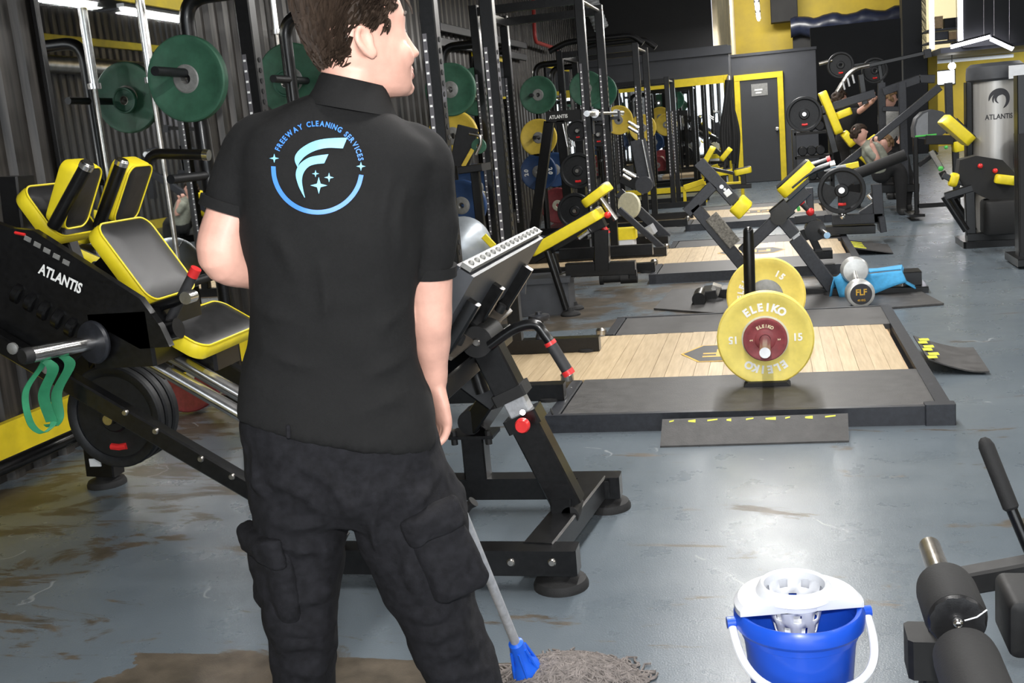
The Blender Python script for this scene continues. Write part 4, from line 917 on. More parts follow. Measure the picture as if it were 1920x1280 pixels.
# small black trainer with red mark on the platform edge
p = P(1160, 520, 9.0); single('ab_roller', MB().cyl(p+V((-.14, 0, -.005)), p+V((.02, 0, -.005)), .035, 14).cyl(p+V((.02, -.02, -.01)), p+V((.16, -.02, -.01)), .042, 16).cyl(p+V((-.16, 0, -.005)), p+V((-.13, 0, -.005)), .05, 16), 'black_matte', 'small black exercise roller lying at the second platform’s left end', 'roller')

# --- silver gym ball wedged at the rack
p = P(868, 460, 7.7); BL = thing('gym_ball', 'silver exercise ball with yellow strap beside the cleaner’s right arm', 'ball', p-V((0, 0, .215)))
obj('shell', MB().sphere(p, .215, 28, 18), 'silver_ball', BL); obj('seam', MB().lathe([(.2145, -.002), (.2165, 0), (.2145, .002)], p, (.8, -.3, .5), 40, True), 'hub_grey', BL)
sd1, sd2 = P(907, 442, 7.55), P(926, 462, 7.55); obj('strap', MB().beam(sd1, sd2, .05, .012, (0, 1, 0)), 'yellow_vinyl', BL)
pp = P(868, 460, 7.7); single('ball_stand', MB().lathe([(.15, 0), (.17, 0), (.17, pp.z-.19), (.13, pp.z-.19)], (pp.x, pp.y, 0), (0, 0, 1), 28, True), 'black_matte', 'black ring stand under the silver exercise ball', 'stand')
# --- plate-loaded column with ATLANTIS header before the third rack
YA = 12.3
A3 = thing('plate_tree', 'black A-frame plate tree with white ATLANTIS header', 'rack', P(1055, 400, YA)*1.0); A3.location.z = 0; ROOT[A3.name] = V(A3.location)
bm, tb, ft, pd = rigger(A3, YA)
bm('header', (1025, 220), (1088, 216), .13, .10, 'black_matte'); bm('leg', (1030, 228), (1000, 450), .11, .10, 'black_paint'); bm('leg', (1052, 226), (1072, 450), .10, .10, 'black_paint'); bm('post', (1084, 205), (1096, 450), .09, .09, 'black_paint'); bm('base_beam', (995, 458), (1110, 454), .10, .3, 'black_paint')
a = P(1047, 219, YA-.055); obj('lettering', letter(MB(), 'ATLANTIS', a, (1, 0, 0), (0, 0, 1), .055, .001, .85, .03), 'white_print', A3)
for k, (x0, x1) in enumerate(((1055, 1064), (1064, 1073), (1070, 1078))): tb('chrome_rod', [(x0, 232), (x1, 275)], .014, 'chrome', dY=-.05)
for x, y, r, lb in ((1083, 245, .12, 'small black iron plate at the top of the plate tree'), (1083, 320, .20, 'large black iron plate with red badge on the plate tree'), (1078, 395, .20, 'lowest black iron plate, half hidden by the yellow bench'), (1122, 252, .13, 'black iron plate behind a rack upright, right of the plate tree')):
    p = P(x, y, YA-.2); iron_plate(p, AY, r, .05, lb, 'iron plates on the plate tree'); obj('peg', MB().cyl(p-V((0, .05, 0)), V((p.x, YA+.02, p.z)), .02, 12), 'chrome_dull', A3)
bm('peg_beam', (1078, 250), (1124, 250), .06, .06, 'black_paint')

# --- sled machine with grey slanted rails behind the second rack
YS = 11.6
S4 = thing('sled_machine', 'dark grey sled press with two slanted rails behind the second rack', 'gym machine', P(1210, 460, YS)*1.0); S4.location.z = 0; ROOT[S4.name] = V(S4.location)
bm, tb, ft, pd = rigger(S4, YS)
bm('rail', (1160, 360), (1252, 446), .10, .06); bm('rail', (1160, 392), (1248, 470), .06, .05, dY=-.8); bm('tie', (1210, 437), (1226, 428), .10, .3, 'alu', dY=-.3); bm('post', (1196, 262), (1214, 352), .16, .10); bm('post_edge', (1204, 262), (1222, 350), .02, .02, 'chrome', dY=-.08)
bm('carriage', (1168, 330), (1200, 345), .14, .2, 'black_paint'); bm('base_beam', (1155, 448), (1255, 447), .08, .3, 'black_paint'); tb('chrome_arm', [(1168, 318), (1192, 332)], .018, 'chrome', dY=-.1); tb('chrome_arm', [(1168, 328), (1182, 337)], .018, 'chrome', dY=-.12)
obj('hub', cyl_y(1208, 346, YS-.1, .09, .12), 'grey_paint', S4); tb('chrome_arm', [(1178, 238), (1196, 249)], .018, 'chrome', dY=.5); tb('chrome_arm', [(1178, 228), (1198, 240)], .018, 'chrome', dY=.55)
obj('cream_disc', MB().lathe([(0, -.02), (.13, -.02), (.14, 0), (.13, .02), (0, .02)], P(1180, 385, YS-.35), (0.5, 1, 0), 28), 'cream_disc', S4)
p = P(1167, 447, 10.9); bu = thing('chalk_tub', 'yellow and white plastic tub on the floor behind a rack upright', 'tub', (p.x, p.y, p.z-.1))
obj('upper_band', MB().box((p.x, p.y, p.z+.05), (.29, .2, .11), .02), 'yellow_vinyl', bu); obj('lower_band', MB().box((p.x, p.y, p.z-.045), (.26, .19, .09), .02), 'white_plastic', bu)

# --- black padded slab with straps at the second rack
YK = 8.7
K5 = thing('padded_backboard', 'black padded board with a hanging green disc beside the second rack', 'gym machine', P(880, 330, YK)*1.0); K5.location.z = 0; ROOT[K5.name] = V(K5.location)
bm, tb, ft, pd = rigger(K5, YK)
bm('board', (878, 238), (862, 312), .17, .06, 'black_vinyl'); bm('lower_board', (868, 318), (912, 312), .06, .3, 'black_vinyl'); bm('post', (890, 312), (915, 548), .07, .07, 'black_paint'); tb('hook', [(880, 250), (900, 254), (902, 268), (892, 290)], .014, 'chrome_dull', rnd=.03, dY=-.1)
obj('hanging_disc', MB().lathe([(.02, -.015), (.06, -.015), (.064, 0), (.06, .015), (.02, .015)], P(898, 274, YK-.05), AY, 24, True), 'green_plate', K5); bm('yellow_strap', (886, 280), (868, 312), .035, .01, 'yellow_plate_far', dY=-.12); bm('base', (890, 552), (945, 549), .06, .3, 'black_paint')

# --- battle ropes hanging in front of the mirror
t = thing('battle_rope', 'bunch of thick black ropes hanging by the yellow door frame', 'rope', P(1372, 320, 19.6)); rnd = random.Random(3)
for k in range(9):
    x0 = 1366+rnd.uniform(-3, 3); w_ = -16+4*k; pts = [P(x0, 150, 19.6+.03*k), P(x0+w_*.25, 190, 19.6+.03*k), P(x0+w_*.9+3, 250, 19.6+.03*k), P(x0+w_*.6+4, 305+rnd.uniform(-10, 15), 19.6+.03*k)]
    obj('strand', MB().tube(bez(pts, 6), .035, 8), 'black_matte', t)
obj('hook', MB().cyl(P(1366, 152, 19.7), P(1366, 144, YP-.06), .03, 10), 'chrome_dull', t)
# --- far benches with yellow pads in front of the mirrors
for (Y, cfg, lb) in ((17.2, dict(seat=((1377, 324), (1409, 317)), back=((1318, 311), (1338, 275)), post=(1392, 352)), 'far utility bench with yellow-edged seat in front of the dark door'), (18.6, dict(seat=((1342, 325), (1372, 321)), back=((1352, 300), (1370, 278)), post=(1357, 350)), 'far yellow-edged bench nearest the mirrored partition')):
    t = thing('utility_bench', lb, 'bench', P(*cfg['post'], Y)*1.0, 'far benches by the mirrors'); t.location.z = 0; ROOT[t.name] = V(t.location); bm, tb, ft, pd = rigger(t, Y)
    pd('seat', *cfg['seat'], .3, .09); pd('backrest', *cfg['back'], .3, .09); g_ = P(*cfg['post'], Y)
    s0_, s1_ = cfg['seat']; mx_, my_ = (s0_[0]+s1_[0])/2, (s0_[1]+s1_[1])/2
    bm('column', (mx_, my_+6), (mx_+2, cfg['post'][1]-3), .08, .08, 'black_paint'); bm('base_beam', (mx_-30, cfg['post'][1]-2), (mx_+16, cfg['post'][1]-4), .07, .10, 'black_paint'); bm('back_support', (cfg['back'][0][0]+8, cfg['back'][0][1]+3), (mx_, my_+8), .05, .05, 'black_paint')
for x0, y0, x1, y1, lb in ((1283, 352, 1320, 340, 'left yellow floor bar of the low frame before the mirrors'), (1322, 350, 1392, 345, 'right yellow floor bar of the low frame before the mirrors')):
    p, q = P(x0, y0, 18.0), P(x1, y1, 18.0); mb = MB().beam(p, q, .08, .09); mb.beam(V((p.x, 18, p.z)), V((p.x, 18, 0)), .05, .05, (0, 1, 0)).beam(V((q.x, 18, q.z)), V((q.x, 18, 0)), .05, .05, (0, 1, 0)); single('yellow_floor_frame', mb, 'yellow_paint', lb, 'frame')
# ------------------------------------------------------------------ machines on the right
# --- stack tower
YT = 10.6
T1 = thing('stack_tower', 'tall weight-stack tower with brushed steel shroud and black ATLANTIS emblem', 'gym machine', P(1868, 430, YT)*1.0); T1.location.z = 0; ROOT[T1.name] = V(T1.location)
bm, tb, ft, pd = rigger(T1, YT)
tc_ = P(1866, 300, YT); tcx = tc_.x; ztop = P(1860, 118, YT).z; zs = P(1860, 150, YT).z
obj('shroud', MB().lathe([(.20, .05), (.20, zs-.005)], (tcx, YT, 0), (0, 0, 1), 40), 'steel', T1)
obj('top_cover', MB().lathe([(.0, ztop), (.20, ztop), (.235, ztop-.03), (.24, ztop-.08), (.24, zs+.01), (.22, zs-.01), (.0, zs-.01)][::-1], (tcx, YT, 0), (0, 0, 1), 40), 'grey_shell', T1)
for s in (-1, 1): obj('side_post', MB().beam((tcx+s*.225, YT, 0.03), (tcx+s*.225, YT, zs), .05, .14, (0, 1, 0)), 'black_paint', T1)
obj('base', MB().box((tcx, YT, .03), (.62, .5, .06), .02), 'black_paint', T1)
zl = P(1872, 218, YT).z
def around(mb_pts, r=.2015):
    out = []
    for x, z in mb_pts:
        a = x/r; out.append(V((tcx+r*math.sin(a), YT-r*math.cos(a), z)))
    return out
vs, fs = text_mesh('ATLANTIS', .02); mb = MB(); mb.add(around([(x*.062*.85+.0, zl+y*.062) for x, y, _ in vs]), fs); obj('lettering', mb, 'dark_print', T1)
mb = MB(); N = 40
for (r_o, w0, a0, a1) in ((.090, .040, -70, 190), (.060, .022, 10, 215), (.040, .016, 60, 260)):
    o_, i_ = [], []
    for k in range(N+1):
        a = math.radians(a0+(a1-a0)*k/N); f = math.sin(math.pi*k/N)**.6; o_.append((r_o*math.cos(a), zl+.155+r_o*math.sin(a))); i_.append(((r_o-w0*f-.002)*math.cos(a), zl+.155+(r_o-w0*f-.002)*math.sin(a)))
    mb.add(around(o_)+around(i_), [(k, k+1, N+2+k, N+1+k) for k in range(N)])
obj('emblem', mb, 'dark_print', T1)
pd('backrest', (1768, 222), (1818, 266), .34, .10); bm('back_frame', (1790, 225), (1826, 262), .05, .06, 'black_paint', dY=.05)
sh_ = [(1800, 300), (1830, 292), (1880, 300), (1918, 340), (1922, 400), (1850, 372), (1808, 350), (1796, 330)]
obj('control_shell', MB().prism([P(x, y, YT-.55) for x, y in sh_], (0, .18, 0)), 'black_matte', T1)
for x, y in ((1838, 311), (1866, 320)): obj('red_button', MB().sphere(P(x, y, YT-.56), .022, 10, 7), 'red_cap', T1)
obj('arm_pad', MB().pad(P(1885, 337, YT-.6), (1, 0, -.2), (0, 1, 0), .17, .12, .08, .04, .02), 'yellow_vinyl', T1); obj('knee_pad', MB().pad(P(1788, 337, YT-.6), (.3, 0, 1), (0, 1, 0), .12, .12, .07, .04, .02), 'yellow_vinyl', T1); bm('knee_pad_stem', (1768, 328), (1784, 336), .05, .05, 'black_paint', dY=-.6); bm('knee_pad_arm', (1786, 337), (1812, 345), .05, .05, 'black_paint', dY=-.5)
for dY, x in ((-.7, 0), (-.1, 14)): tb('frame_tube', [(1770+x, 368), (1812+x, 432)], .03, dY=dY); bm('frame_beam', (1772+x, 368), (1822+x, 352), .06, .06, 'black_paint', dY=dY)
bm('front_post', (1817, 352), (1820, 440), .08, .08, 'black_paint', dY=-.5); bm('front_beam', (1812, 444), (1925, 440), .07, .1, 'black_paint', dY=-.5)
obj('weight_wheel', MB().lathe([(0, -.03), (.17, -.03), (.2, 0), (.17, .03), (0, .03)], P(1912, 290, YT-.3), (.9, -.3, 0), 32), 'black_matte', T1)
bm('green_tag', (1907, 336), (1917, 349), .05, .02, 'green_tag', dY=-.7)
bm('cable_arm', (1888, 128), (1915, 400), .06, .06, 'black_paint', dY=.05)
obj('info_placard', MB().box(P(1908, 134, YT-.3), (.14, .02, .11), .005), 'sticker_white', T1)
obj('seat', MB().pad(P(1876, 405, YT-.5), (1, 0, 0), (0, 1, 0), .3, .3, .3, .06, .03), 'black_matte', T1)
# dark neighbour machine cut by the right edge
N1 = thing('cable_column', 'dark cable column cut off by the right edge of the picture', 'gym machine', P(1925, 470, 9.2)*1.0); N1.location.z = 0; ROOT[N1.name] = V(N1.location)
bm, tb, ft, pd = rigger(N1, 9.2); bm('column', (1922, 140), (1925, 485), .14, .14, 'black_paint'); bm('front_panel', (1912, 250), (1914, 470), .05, .2, 'black_matte'); bm('base', (1896, 486), (1960, 482), .06, .5, 'black_paint')

# --- half-round grey shroud machine
YG = 13.2
G1 = thing('crossover_trainer', 'machine with half-round grey shroud, green line and slim front post', 'gym machine', P(1740, 395, YG)*1.0); G1.location.z = 0; ROOT[G1.name] = V(G1.location)
bm, tb, ft, pd = rigger(G1, YG)
hr = [(1714, 258), (1713, 240), (1718, 222), (1730, 210), (1748, 205), (1768, 209), (1782, 222), (1788, 238), (1760, 258), (1740, 262)]
obj('shroud', MB().prism([P(x, y, YG) for x, y in hr], (0, .28, 0)), 'grey_shell', G1); obj('shroud_panel', MB().prism([P(x, y, YG-.006) for x, y in ((1718, 254), (1717, 238), (1721, 224), (1732, 213), (1740, 210), (1740, 253))], (0, .004, 0)), 'shell_light', G1)
bm('green_line', (1716, 256), (1756, 252), .02, .01, 'green_tag', dY=-.01); bm('front_post', (1716, 258), (1719, 398), .05, .06, 'black_paint'); bm('foot_bar', (1700, 401), (1729, 400), .03, .5, 'black_paint')
bm('floor_beam', (1720, 386), (1800, 381), .05, .06, 'black_paint'); bm('slide_arm', (1745, 283), (1766, 318), .06, .05, 'chrome_dull', dY=-.1); obj('green_knob', MB().sphere(P(1764, 316, YG-.15), .03, 10, 7), 'green_tag', G1); obj('green_knob', MB().sphere(P(1774, 276, YG-.1), .022, 10, 7), 'green_tag', G1); bm('slide_end', (1766, 322), (1772, 334), .07, .07, 'black_paint', dY=-.1)
bm('rear_frame', (1722, 310), (1756, 285), .05, .05, 'black_paint'); bm('rear_post', (1790, 250), (1795, 400), .07, .07, 'black_paint', dY=.3); pd('yellow_pad', (1786, 276), (1806, 271), .25, .12); bm('shroud_underside', (1735, 262), (1785, 262), .10, .2, 'black_matte')

# --- big lever machine with tall posts
YL = 14.5
L1 = thing('lever_machine', 'large plate-loaded lever machine with long grey arms and yellow pads, people behind', 'gym machine', P(1650, 340, YL)*1.0); L1.location.z = 0; ROOT[L1.name] = V(L1.location)
bm, tb, ft, pd = rigger(L1, YL)
bm('lever', (1500, 219), (1640, 175), .10, .08); bm('lever', (1566, 323), (1762, 163), .09, .08, dY=-.4); bm('upper_beam', (1656, 172), (1724, 148), .10, .10); bm('upper_beam', (1724, 148), (1752, 148), .10, .10)
for x0, x1, y1, dY in ((1653, 1655, 350, .2), (1691, 1697, 345, -.3), (1778, 1781, 250, .3)): bm('post', (x0, 155), (x1, y1), .09, .09, dY=dY)
bm('high_bar', (1606, 128), (1740, 98), .05, .05, 'black_paint', dY=.6); bm('high_bracket', (1738, 92), (1740, 108), .09, .09, dY=.6); tb('high_handle', [(1570, 172), (1590, 140), (1606, 127), (1630, 122)], .03, 'chrome_dull', dY=.5, rnd=.2)
for k in range(3): bm('rack_rung', (1580+k*9, 152-k*6), (1584+k*9, 168-k*6), .025, .025, 'alu', dY=.45)
bm('high_post', (1614, 140), (1622, 195), .07, .07, 'black_paint', dY=.5); bm('cross_rail', (1655, 204), (1690, 204), .06, .06, dY=.1); bm('low_rail', (1650, 352), (1720, 350), .10, .4, 'black_paint')
pd('back_pad', (1541, 172), (1573, 250), .35, .10, top=None); pd('seat_pad', (1581, 248), (1600, 272), .3, .10, top=None); pd('arm_pad', (1606, 283), (1632, 308), .3, .08, top=None); pd('head_pad', (1566, 219), (1596, 207), .25, .09, top=None); pd('grip_pad', (1622, 276), (1646, 258), .2, .12, top=None)
bm('pad_post', (1548, 215), (1566, 285), .08, .08, 'black_paint', dY=.1); bm('base_post', (1600, 280), (1606, 345), .09, .09, 'black_paint', dY=.1)
for x, y, Y_, r, lb in ((1508, 214, 14.35, .22, 'dark iron plate at the end of the long grey lever, right of the door'), (1576, 122, 15.3, .17, 'small iron plate high on the dark lever machine'), (1640, 132, 15.6, .17, 'dim iron plate high behind the curved handles')): iron_plate(P(x, y, Y_), AY, r, .06, lb, 'iron plates on the lever machine')
obj('plate_horn', MB().cyl(P(1508, 214, 14.3), P(1508, 214, 14.6), .024, 12), 'chrome', L1); tb('horn', [(1536, 120), (1560, 113)], .025, 'chrome_dull', dY=.8); bm('horn_bar', (1570, 126), (1650, 116), .04, .04, 'black_paint', dY=1.1); bm('horn_post', (1648, 118), (1655, 165), .05, .05, 'black_paint', dY=1.1)
# --- calf or hip machine with the spoked iron plate
YH = 11.3
H1 = thing('hip_machine', 'machine with spoked black plate and long padded roller bar in mid hall', 'gym machine', P(1600, 420, YH)*1.0); H1.location.z = 0; ROOT[H1.name] = V(H1.location)
bm, tb, ft, pd = rigger(H1, YH)
tb('roller_bar', [(1602, 328), (1698, 290)], .055, 'rubber', dY=-.1, n=18); bm('post', (1643, 345), (1648, 415), .10, .10); bm('base_beam', (1560, 412), (1654, 408), .10, .10, 'grey_paint'); bm('base_foot', (1650, 404), (1654, 432), .06, .35); bm('gusset', (1615, 405), (1645, 385), .10, .06)
tb('knob_stem', [(1579, 405), (1578, 420)], .03); obj('knob', MB().sphere(P(1580, 406, YH-.2), .03, 10, 7), 'chrome', H1); bm('yoke', (1578, 315), (1610, 308), .06, .05, 'yellow_vinyl', dY=.1); bm('yoke_bar', (1545, 318), (1586, 312), .04, .04, 'alu'); tb('end_tube', [(1628, 365), (1634, 372)], .03, 'chrome'); bm('under_bar', (1538, 432), (1640, 428), .08, .2, 'black_paint')
iron_plate(P(1578, 357, YH-.25), AY, .225, .06, 'spoked black iron plate with red badge on the hip machine', 'iron plates on the lever machine', spoked=True); obj('plate_horn', MB().cyl(P(1578, 357, YH-.42), P(1578, 357, YH), .027, 16), 'chrome', H1); bm('horn_post', (1578, 350), (1580, 415), .08, .08)
# --- plate horn stand between the row machine and the hip machine
YV = 9.3
V1 = thing('horn_stand', 'low black stand with one bright plate horn behind the row machine', 'gym machine', P(1530, 480, YV)*1.0); V1.location.z = 0; ROOT[V1.name] = V(V1.location)
bm, tb, ft, pd = rigger(V1, YV)
bm('post', (1517, 352), (1521, 428), .06, .06, 'grey_paint'); obj('hub', cyl_y(1528, 430, YV, .085, .2), 'black_paint', V1); obj('horn', MB().cyl(P(1537, 431, YV-.05), P(1551, 441, YV-.35), .026, 18), 'chrome', V1); bm('leg', (1520, 440), (1538, 476), .06, .06, 'black_paint'); bm('leg', (1505, 430), (1512, 450), .05, .05, 'black_paint'); bm('base', (1525, 476), (1560, 474), .07, .2, 'black_paint'); tb('lever', [(1502, 380), (1518, 396)], .022, 'grip', dY=-.1); obj('red_tip', MB().sphere(P(1502, 379, YV-.1), .03, 10, 7), 'red_cap', V1); obj('red_tip', MB().sphere(P(1519, 397, YV-.1), .034, 10, 7), 'red_cap', V1); bm('green_tag', (1494, 392), (1500, 390), .04, .02, 'green_tag'); bm('cross', (1490, 412), (1530, 408), .07, .08, 'black_paint')
# dark plate storage behind the lever machine
for k, (x0, y0, x1, y1) in enumerate(((1488, 250, 1560, 340),)):
    a, c = P(x0, y0, 17.5), P(x1, y1, 17.5); t = thing('dumbbell_rack', 'dark dumbbell rack in the shade right of the door', 'rack', ((a.x+c.x)/2, 17.5, 0))
    for z in (.25, .62, .98): obj('shelf', MB().box(((a.x+c.x)/2, 17.5, z), (c.x-a.x, .4, .04)), 'black_matte', t)
    for x in (a.x, c.x): obj('side', MB().box2((x-.03, 17.3, 0), (x+.03, 17.7, 1.05)), 'black_paint', t)
    i = 0
    for z, row in ((.27, 'bottom'), (.64, 'middle'), (1.0, 'top')):
        for j in range(3):
            x = a.x+.12+j*(c.x-a.x-.2)/2.6; db = thing('dumbbell', ('left', 'centre', 'right')[j]+' black dumbbell on the '+row+' shelf of the shaded rack', 'dumbbell', (x, 17.45, z-.0), 'dumbbells on the shaded rack')
            obj('handle', MB().cyl((x, 17.36, z+.075), (x, 17.6, z+.075), .016, 10), 'chrome_dull', db)
            for y in (17.33, 17.58): obj('head', MB().lathe([(0, -.045), (.06, -.045), (.072, -.03), (.072, .03), (.06, .045), (0, .045)], (x, y, z+.0725), AY, 10), 'iron', db)

# ------------------------------------------------------------------ the cleaner, seen from behind
RV = V((RC[0][0], RC[0][1], 0)).normalized(); FV = V((-RV.y, RV.x, 0)); UPV = V((0, 0, 1))
D0 = 1.925
def Bp(px, py, D=D0):
    v = V(_ray(px, py)); k = D/(v.x*FV.x+v.y*FV.y); return V((v.x*k, v.y*k, HC+v.z*k))
def sring(pl, pr, t, D=D0, n=28, e=.85, dn=0.):
    a, c = Bp(*pl, D), Bp(*pr, D); m = (a+c)/2; h = (c-a)/2; o = []
    for j in range(n):
        an = 2*math.pi*j/n; cs, sn = math.cos(an), math.sin(an)
        o.append(m + h*(math.copysign(abs(cs)**e, cs)) + FV*(t*math.copysign(abs(sn)**e, sn)) + V((0, 0, dn*sn)))
    return o
def cring(c, r, d, n=18, sq=1.0):
    _, a, b = basis(d); return [c+(a*math.cos(2*math.pi*j/n)+b*sq*math.sin(2*math.pi*j/n))*r for j in range(n)]
def limb(mb, pts, rs, n=18, ends=True):
    # tapered limb with rounded ends through 3D points
    pts = [V(p) for p in pts]; q = bez(pts, 5); m = len(pts)-1; rr = []
    for i in range(len(q)):
        u = i/5; k = min(int(u), m-1); f = u-k; f = f*f*(3-2*f); rr.append(rs[k]*(1-f)+rs[k+1]*f)
    if ends:
        d0 = (q[0]-q[1]).normalized(); d1 = (q[-1]-q[-2]).normalized()
        q = [q[0]+d0*rr[0]*.9, q[0]+d0*rr[0]*.6]+q+[q[-1]+d1*rr[-1]*.6, q[-1]+d1*rr[-1]*.9]
        rr = [rr[0]*.35, rr[0]*.8]+rr+[rr[-1]*.8, rr[-1]*.35]
    mb.tube(q, rr, n); return mb
def soften(o, vox, smooth=6, fac=.6, disp=None):
    m = o.modifiers.new('remesh', 'REMESH'); m.mode = 'VOXEL'; m.voxel_size = vox; m.use_smooth_shade = True
    s = o.modifiers.new('smooth', 'SMOOTH'); s.factor = fac; s.iterations = smooth
    for k, (sc, st) in enumerate(disp or []):
        tx = bpy.data.textures.new('folds', 'CLOUDS'); tx.noise_scale = sc; tx.noise_depth = 1
        d = o.modifiers.new('folds', 'DISPLACE'); d.texture = tx; d.strength = st; d.mid_level = .5; d.texture_coords = 'LOCAL'
    if disp:
        s = o.modifiers.new('smooth', 'SMOOTH'); s.factor = .5; s.iterations = 3
base = Bp(690, 1180); base.z = 0
MAN = thing('person', 'man in black polo shirt and cargo trousers mopping, seen from behind, head turned right', 'person', base)

# --- skin: head, neck, trunk core, arms and hands in one surface
sk = MB()
TH = math.radians(37); fx = RV*math.cos(TH)+FV*math.sin(TH); lf = FV*math.cos(TH)-RV*math.sin(TH)
OC = Bp(663, 88, D0+.01); TILT = .10
def Hd(x, y, z):
    z = z*.86 if z < 0 else z
    return OC + fx*(x) + lf*(y) + UPV*z + (RV*-.09)*z
prof = [(.133, .015, -.045, .028), (.124, .055, -.082, .055), (.10, .084, -.105, .069), (.07, .096, -.114, .075), (.045, .101, -.117, .076), (.028, .096, -.116, .075), (.010, .094, -.112, .074), (-.012, .094, -.104, .0725), (-.034, .095, -.094, .069), (-.054, .095, -.076, .063), (-.072, .093, -.050, .057), (-.086, .092, -.018, .050), (-.097, .088, .008, .040), (-.104, .076, .03, .026)]
rg = []
for z, xf, xb, hw in prof:
    xb = xb*.68 if xb < 0 else xb
    mx, hx_ = (xf+xb)/2, (xf-xb)/2; o = []
    for j in range(32):
        an = 2*math.pi*j/32; cs, sn = math.cos(an), math.sin(an); ee = .86 if cs > 0 else .92
        o.append(Hd(mx+hx_*math.copysign(abs(cs)**ee, cs), hw*math.copysign(abs(sn)**ee, sn), z))
    rg.append(o)
sk.rings(rg[::-1])
nose = [(.040, .094, .011, .010), (.020, .099, .012, .012), (.000, .106, .014, .015), (-.014, .112, .017, .017), (-.022, .110, .018, .018), (-.030, .098, .014, .014)]
sk.rings([[Hd(x+rx*math.cos(a), ry*math.sin(a), z) for a in [2*math.pi*j/12 for j in range(12)]] for z, x, ry, rx in nose])
for z, x in ((-.048, .096), (-.062, .095)): limb(sk, [Hd(x-.028, -.034, z+.004), Hd(x-.002, -.016, z), Hd(x+.002, 0, z), Hd(x-.002, .016, z), Hd(x-.028, .034, z+.004)], [.005, .0075, .008, .0075, .005], 10)
limb(sk, [Hd(.082, -.015, -.088), Hd(.085, .015, -.088)], [.014, .014], 12)
for s in (-1, 1):
    limb(sk, [Hd(.062, s*.050, -.02), Hd(.070, s*.046, -.03)], [.020, .018], 12)      # cheek
    er = [(-.034, .030), (-.040, .018), (-.038, .002), (-.026, -.018), (-.014, -.030), (-.006, -.022), (-.010, -.006), (-.008, .010), (-.012, .026), (-.024, .034)]
    pts = [Hd(-.020+(x+.020)*.84, s*(.082-.004*i/10), -.004+z*.80) for i, (x, z) in enumerate(er)]
    sk.tube(bez(pts+[pts[0]], 3)[:-1], .0058, 8, False, True)
    sk.rings([[Hd(-.021+a_*.013*math.cos(q), s*yy, -.003+a_*.023*math.sin(q)) for q in [2*math.pi*j/14 for j in range(14)]] for a_, yy in ((1, .066), (1, .079), (.5, .080))])
nk0 = Hd(-.012, 0, -.055); nk1 = Bp(662, 215, D0+.0)
limb(sk, [nk0, (nk0+nk1)/2, nk1], [.056, .056, .066], 24)
# trunk core under the shirt
tr = [((590, 215), (730, 235), .05), ((530, 275), (770, 300), .06), ((495, 340), (780, 360), .09), ((490, 480), (765, 500), .095), ((490, 620), (775, 640), .095), ((490, 740), (790, 790), .10), ((500, 880), (820, 900), .10)]
sk.rings([sring(*q) for q in tr])
# right arm hangs, hand relaxed beside the thigh
DA = D0+.05
ra = [Bp(790, 345, D0+.01), Bp(800, 410, D0+.03), Bp(802, 505, DA), Bp(807, 585, DA+.01), Bp(809, 635, DA+.03), Bp(813, 690, DA+.05), Bp(816, 716, DA+.06)]
limb(sk, ra, [.045, .046, .046, .041, .037, .0275, .024], 20)
def hand(wr, down, out, palm_n, curl, sc=1.0, spread=.0):
    # wrist point, direction of the fingers, direction from little finger to index, palm normal
    dn, ot, pn = V(down).normalized(), V(out).normalized(), V(palm_n).normalized()
    rg = []
    for u, w, t in ((-.01, .022, .016), (.015, .030, .017), (.045, .038, .0165), (.075, .040, .015), (.092, .037, .012)):
        c = wr+dn*u*sc; rg.append([c+(ot*w*math.cos(a)+pn*t*math.sin(a))*sc for a in [2*math.pi*j/16 for j in range(16)]])
    sk.rings(rg)
    for i, (o_, ln) in enumerate(((.029, .068), (.010, .078), (-.010, .073), (-.028, .056))):
        p = wr+(dn*.084+ot*o_)*sc; d = dn.copy(); pts = [p-dn*.012*sc, p]
        for k, f in enumerate((.45, .31, .24)):
            an = curl[k]*(1+.08*i); d = (d*math.cos(an)+pn*math.sin(an)).normalized()
            p = p+d*ln*f*sc+ot*spread*(o_/.03)*.004; pts.append(p)
        limb(sk, pts, [.0092*sc, .0092*sc, .0085*sc, .0078*sc, .0066*sc], 10)
    p = wr+(dn*.028+ot*.028+pn*.006)*sc
    d = (dn*.62+ot*.62+pn*.45).normalized(); p2 = p+d*.042*sc; d2 = (dn*.85+ot*.12+pn*.5).normalized(); p3 = p2+d2*.032*sc; p4 = p3+(d2+pn*.3).normalized()*.024*sc
    limb(sk, [p-d*.02*sc, p, p2, p3, p4], [.014*sc, .0135*sc, .0115*sc, .0095*sc, .0075*sc], 10)
hand(Bp(816, 716, DA+.06), UPV*-1+RV*.08+FV*.12, FV*.9-RV*.4, -RV*.9-FV*.4, (.35, .5, .4), .98)
# left arm bends at the elbow and reaches round to the mop handle
POLE0, POLE1 = V((-.622, 2.43, .075)), None
el = Bp(418, 478, D0-.02)
hg = Bp(690, 528, D0+.20)
la = [Bp(480, 325, D0), Bp(458, 355, D0-.005), Bp(437, 400, D0-.01), el, Bp(478, 500, D0+.03), Bp(560, 512, D0+.11), Bp(612, 515, D0+.155)]
limb(sk, la, [.045, .045, .046, .045, .042, .032, .024], 20)
hand(Bp(612, 515, D0+.155), hg-Bp(612, 515, D0+.155), UPV, FV, (.9, 1.0, .8), .98)
body = obj('body', sk, 'skin', MAN); soften(body, .0038, 5, .5)
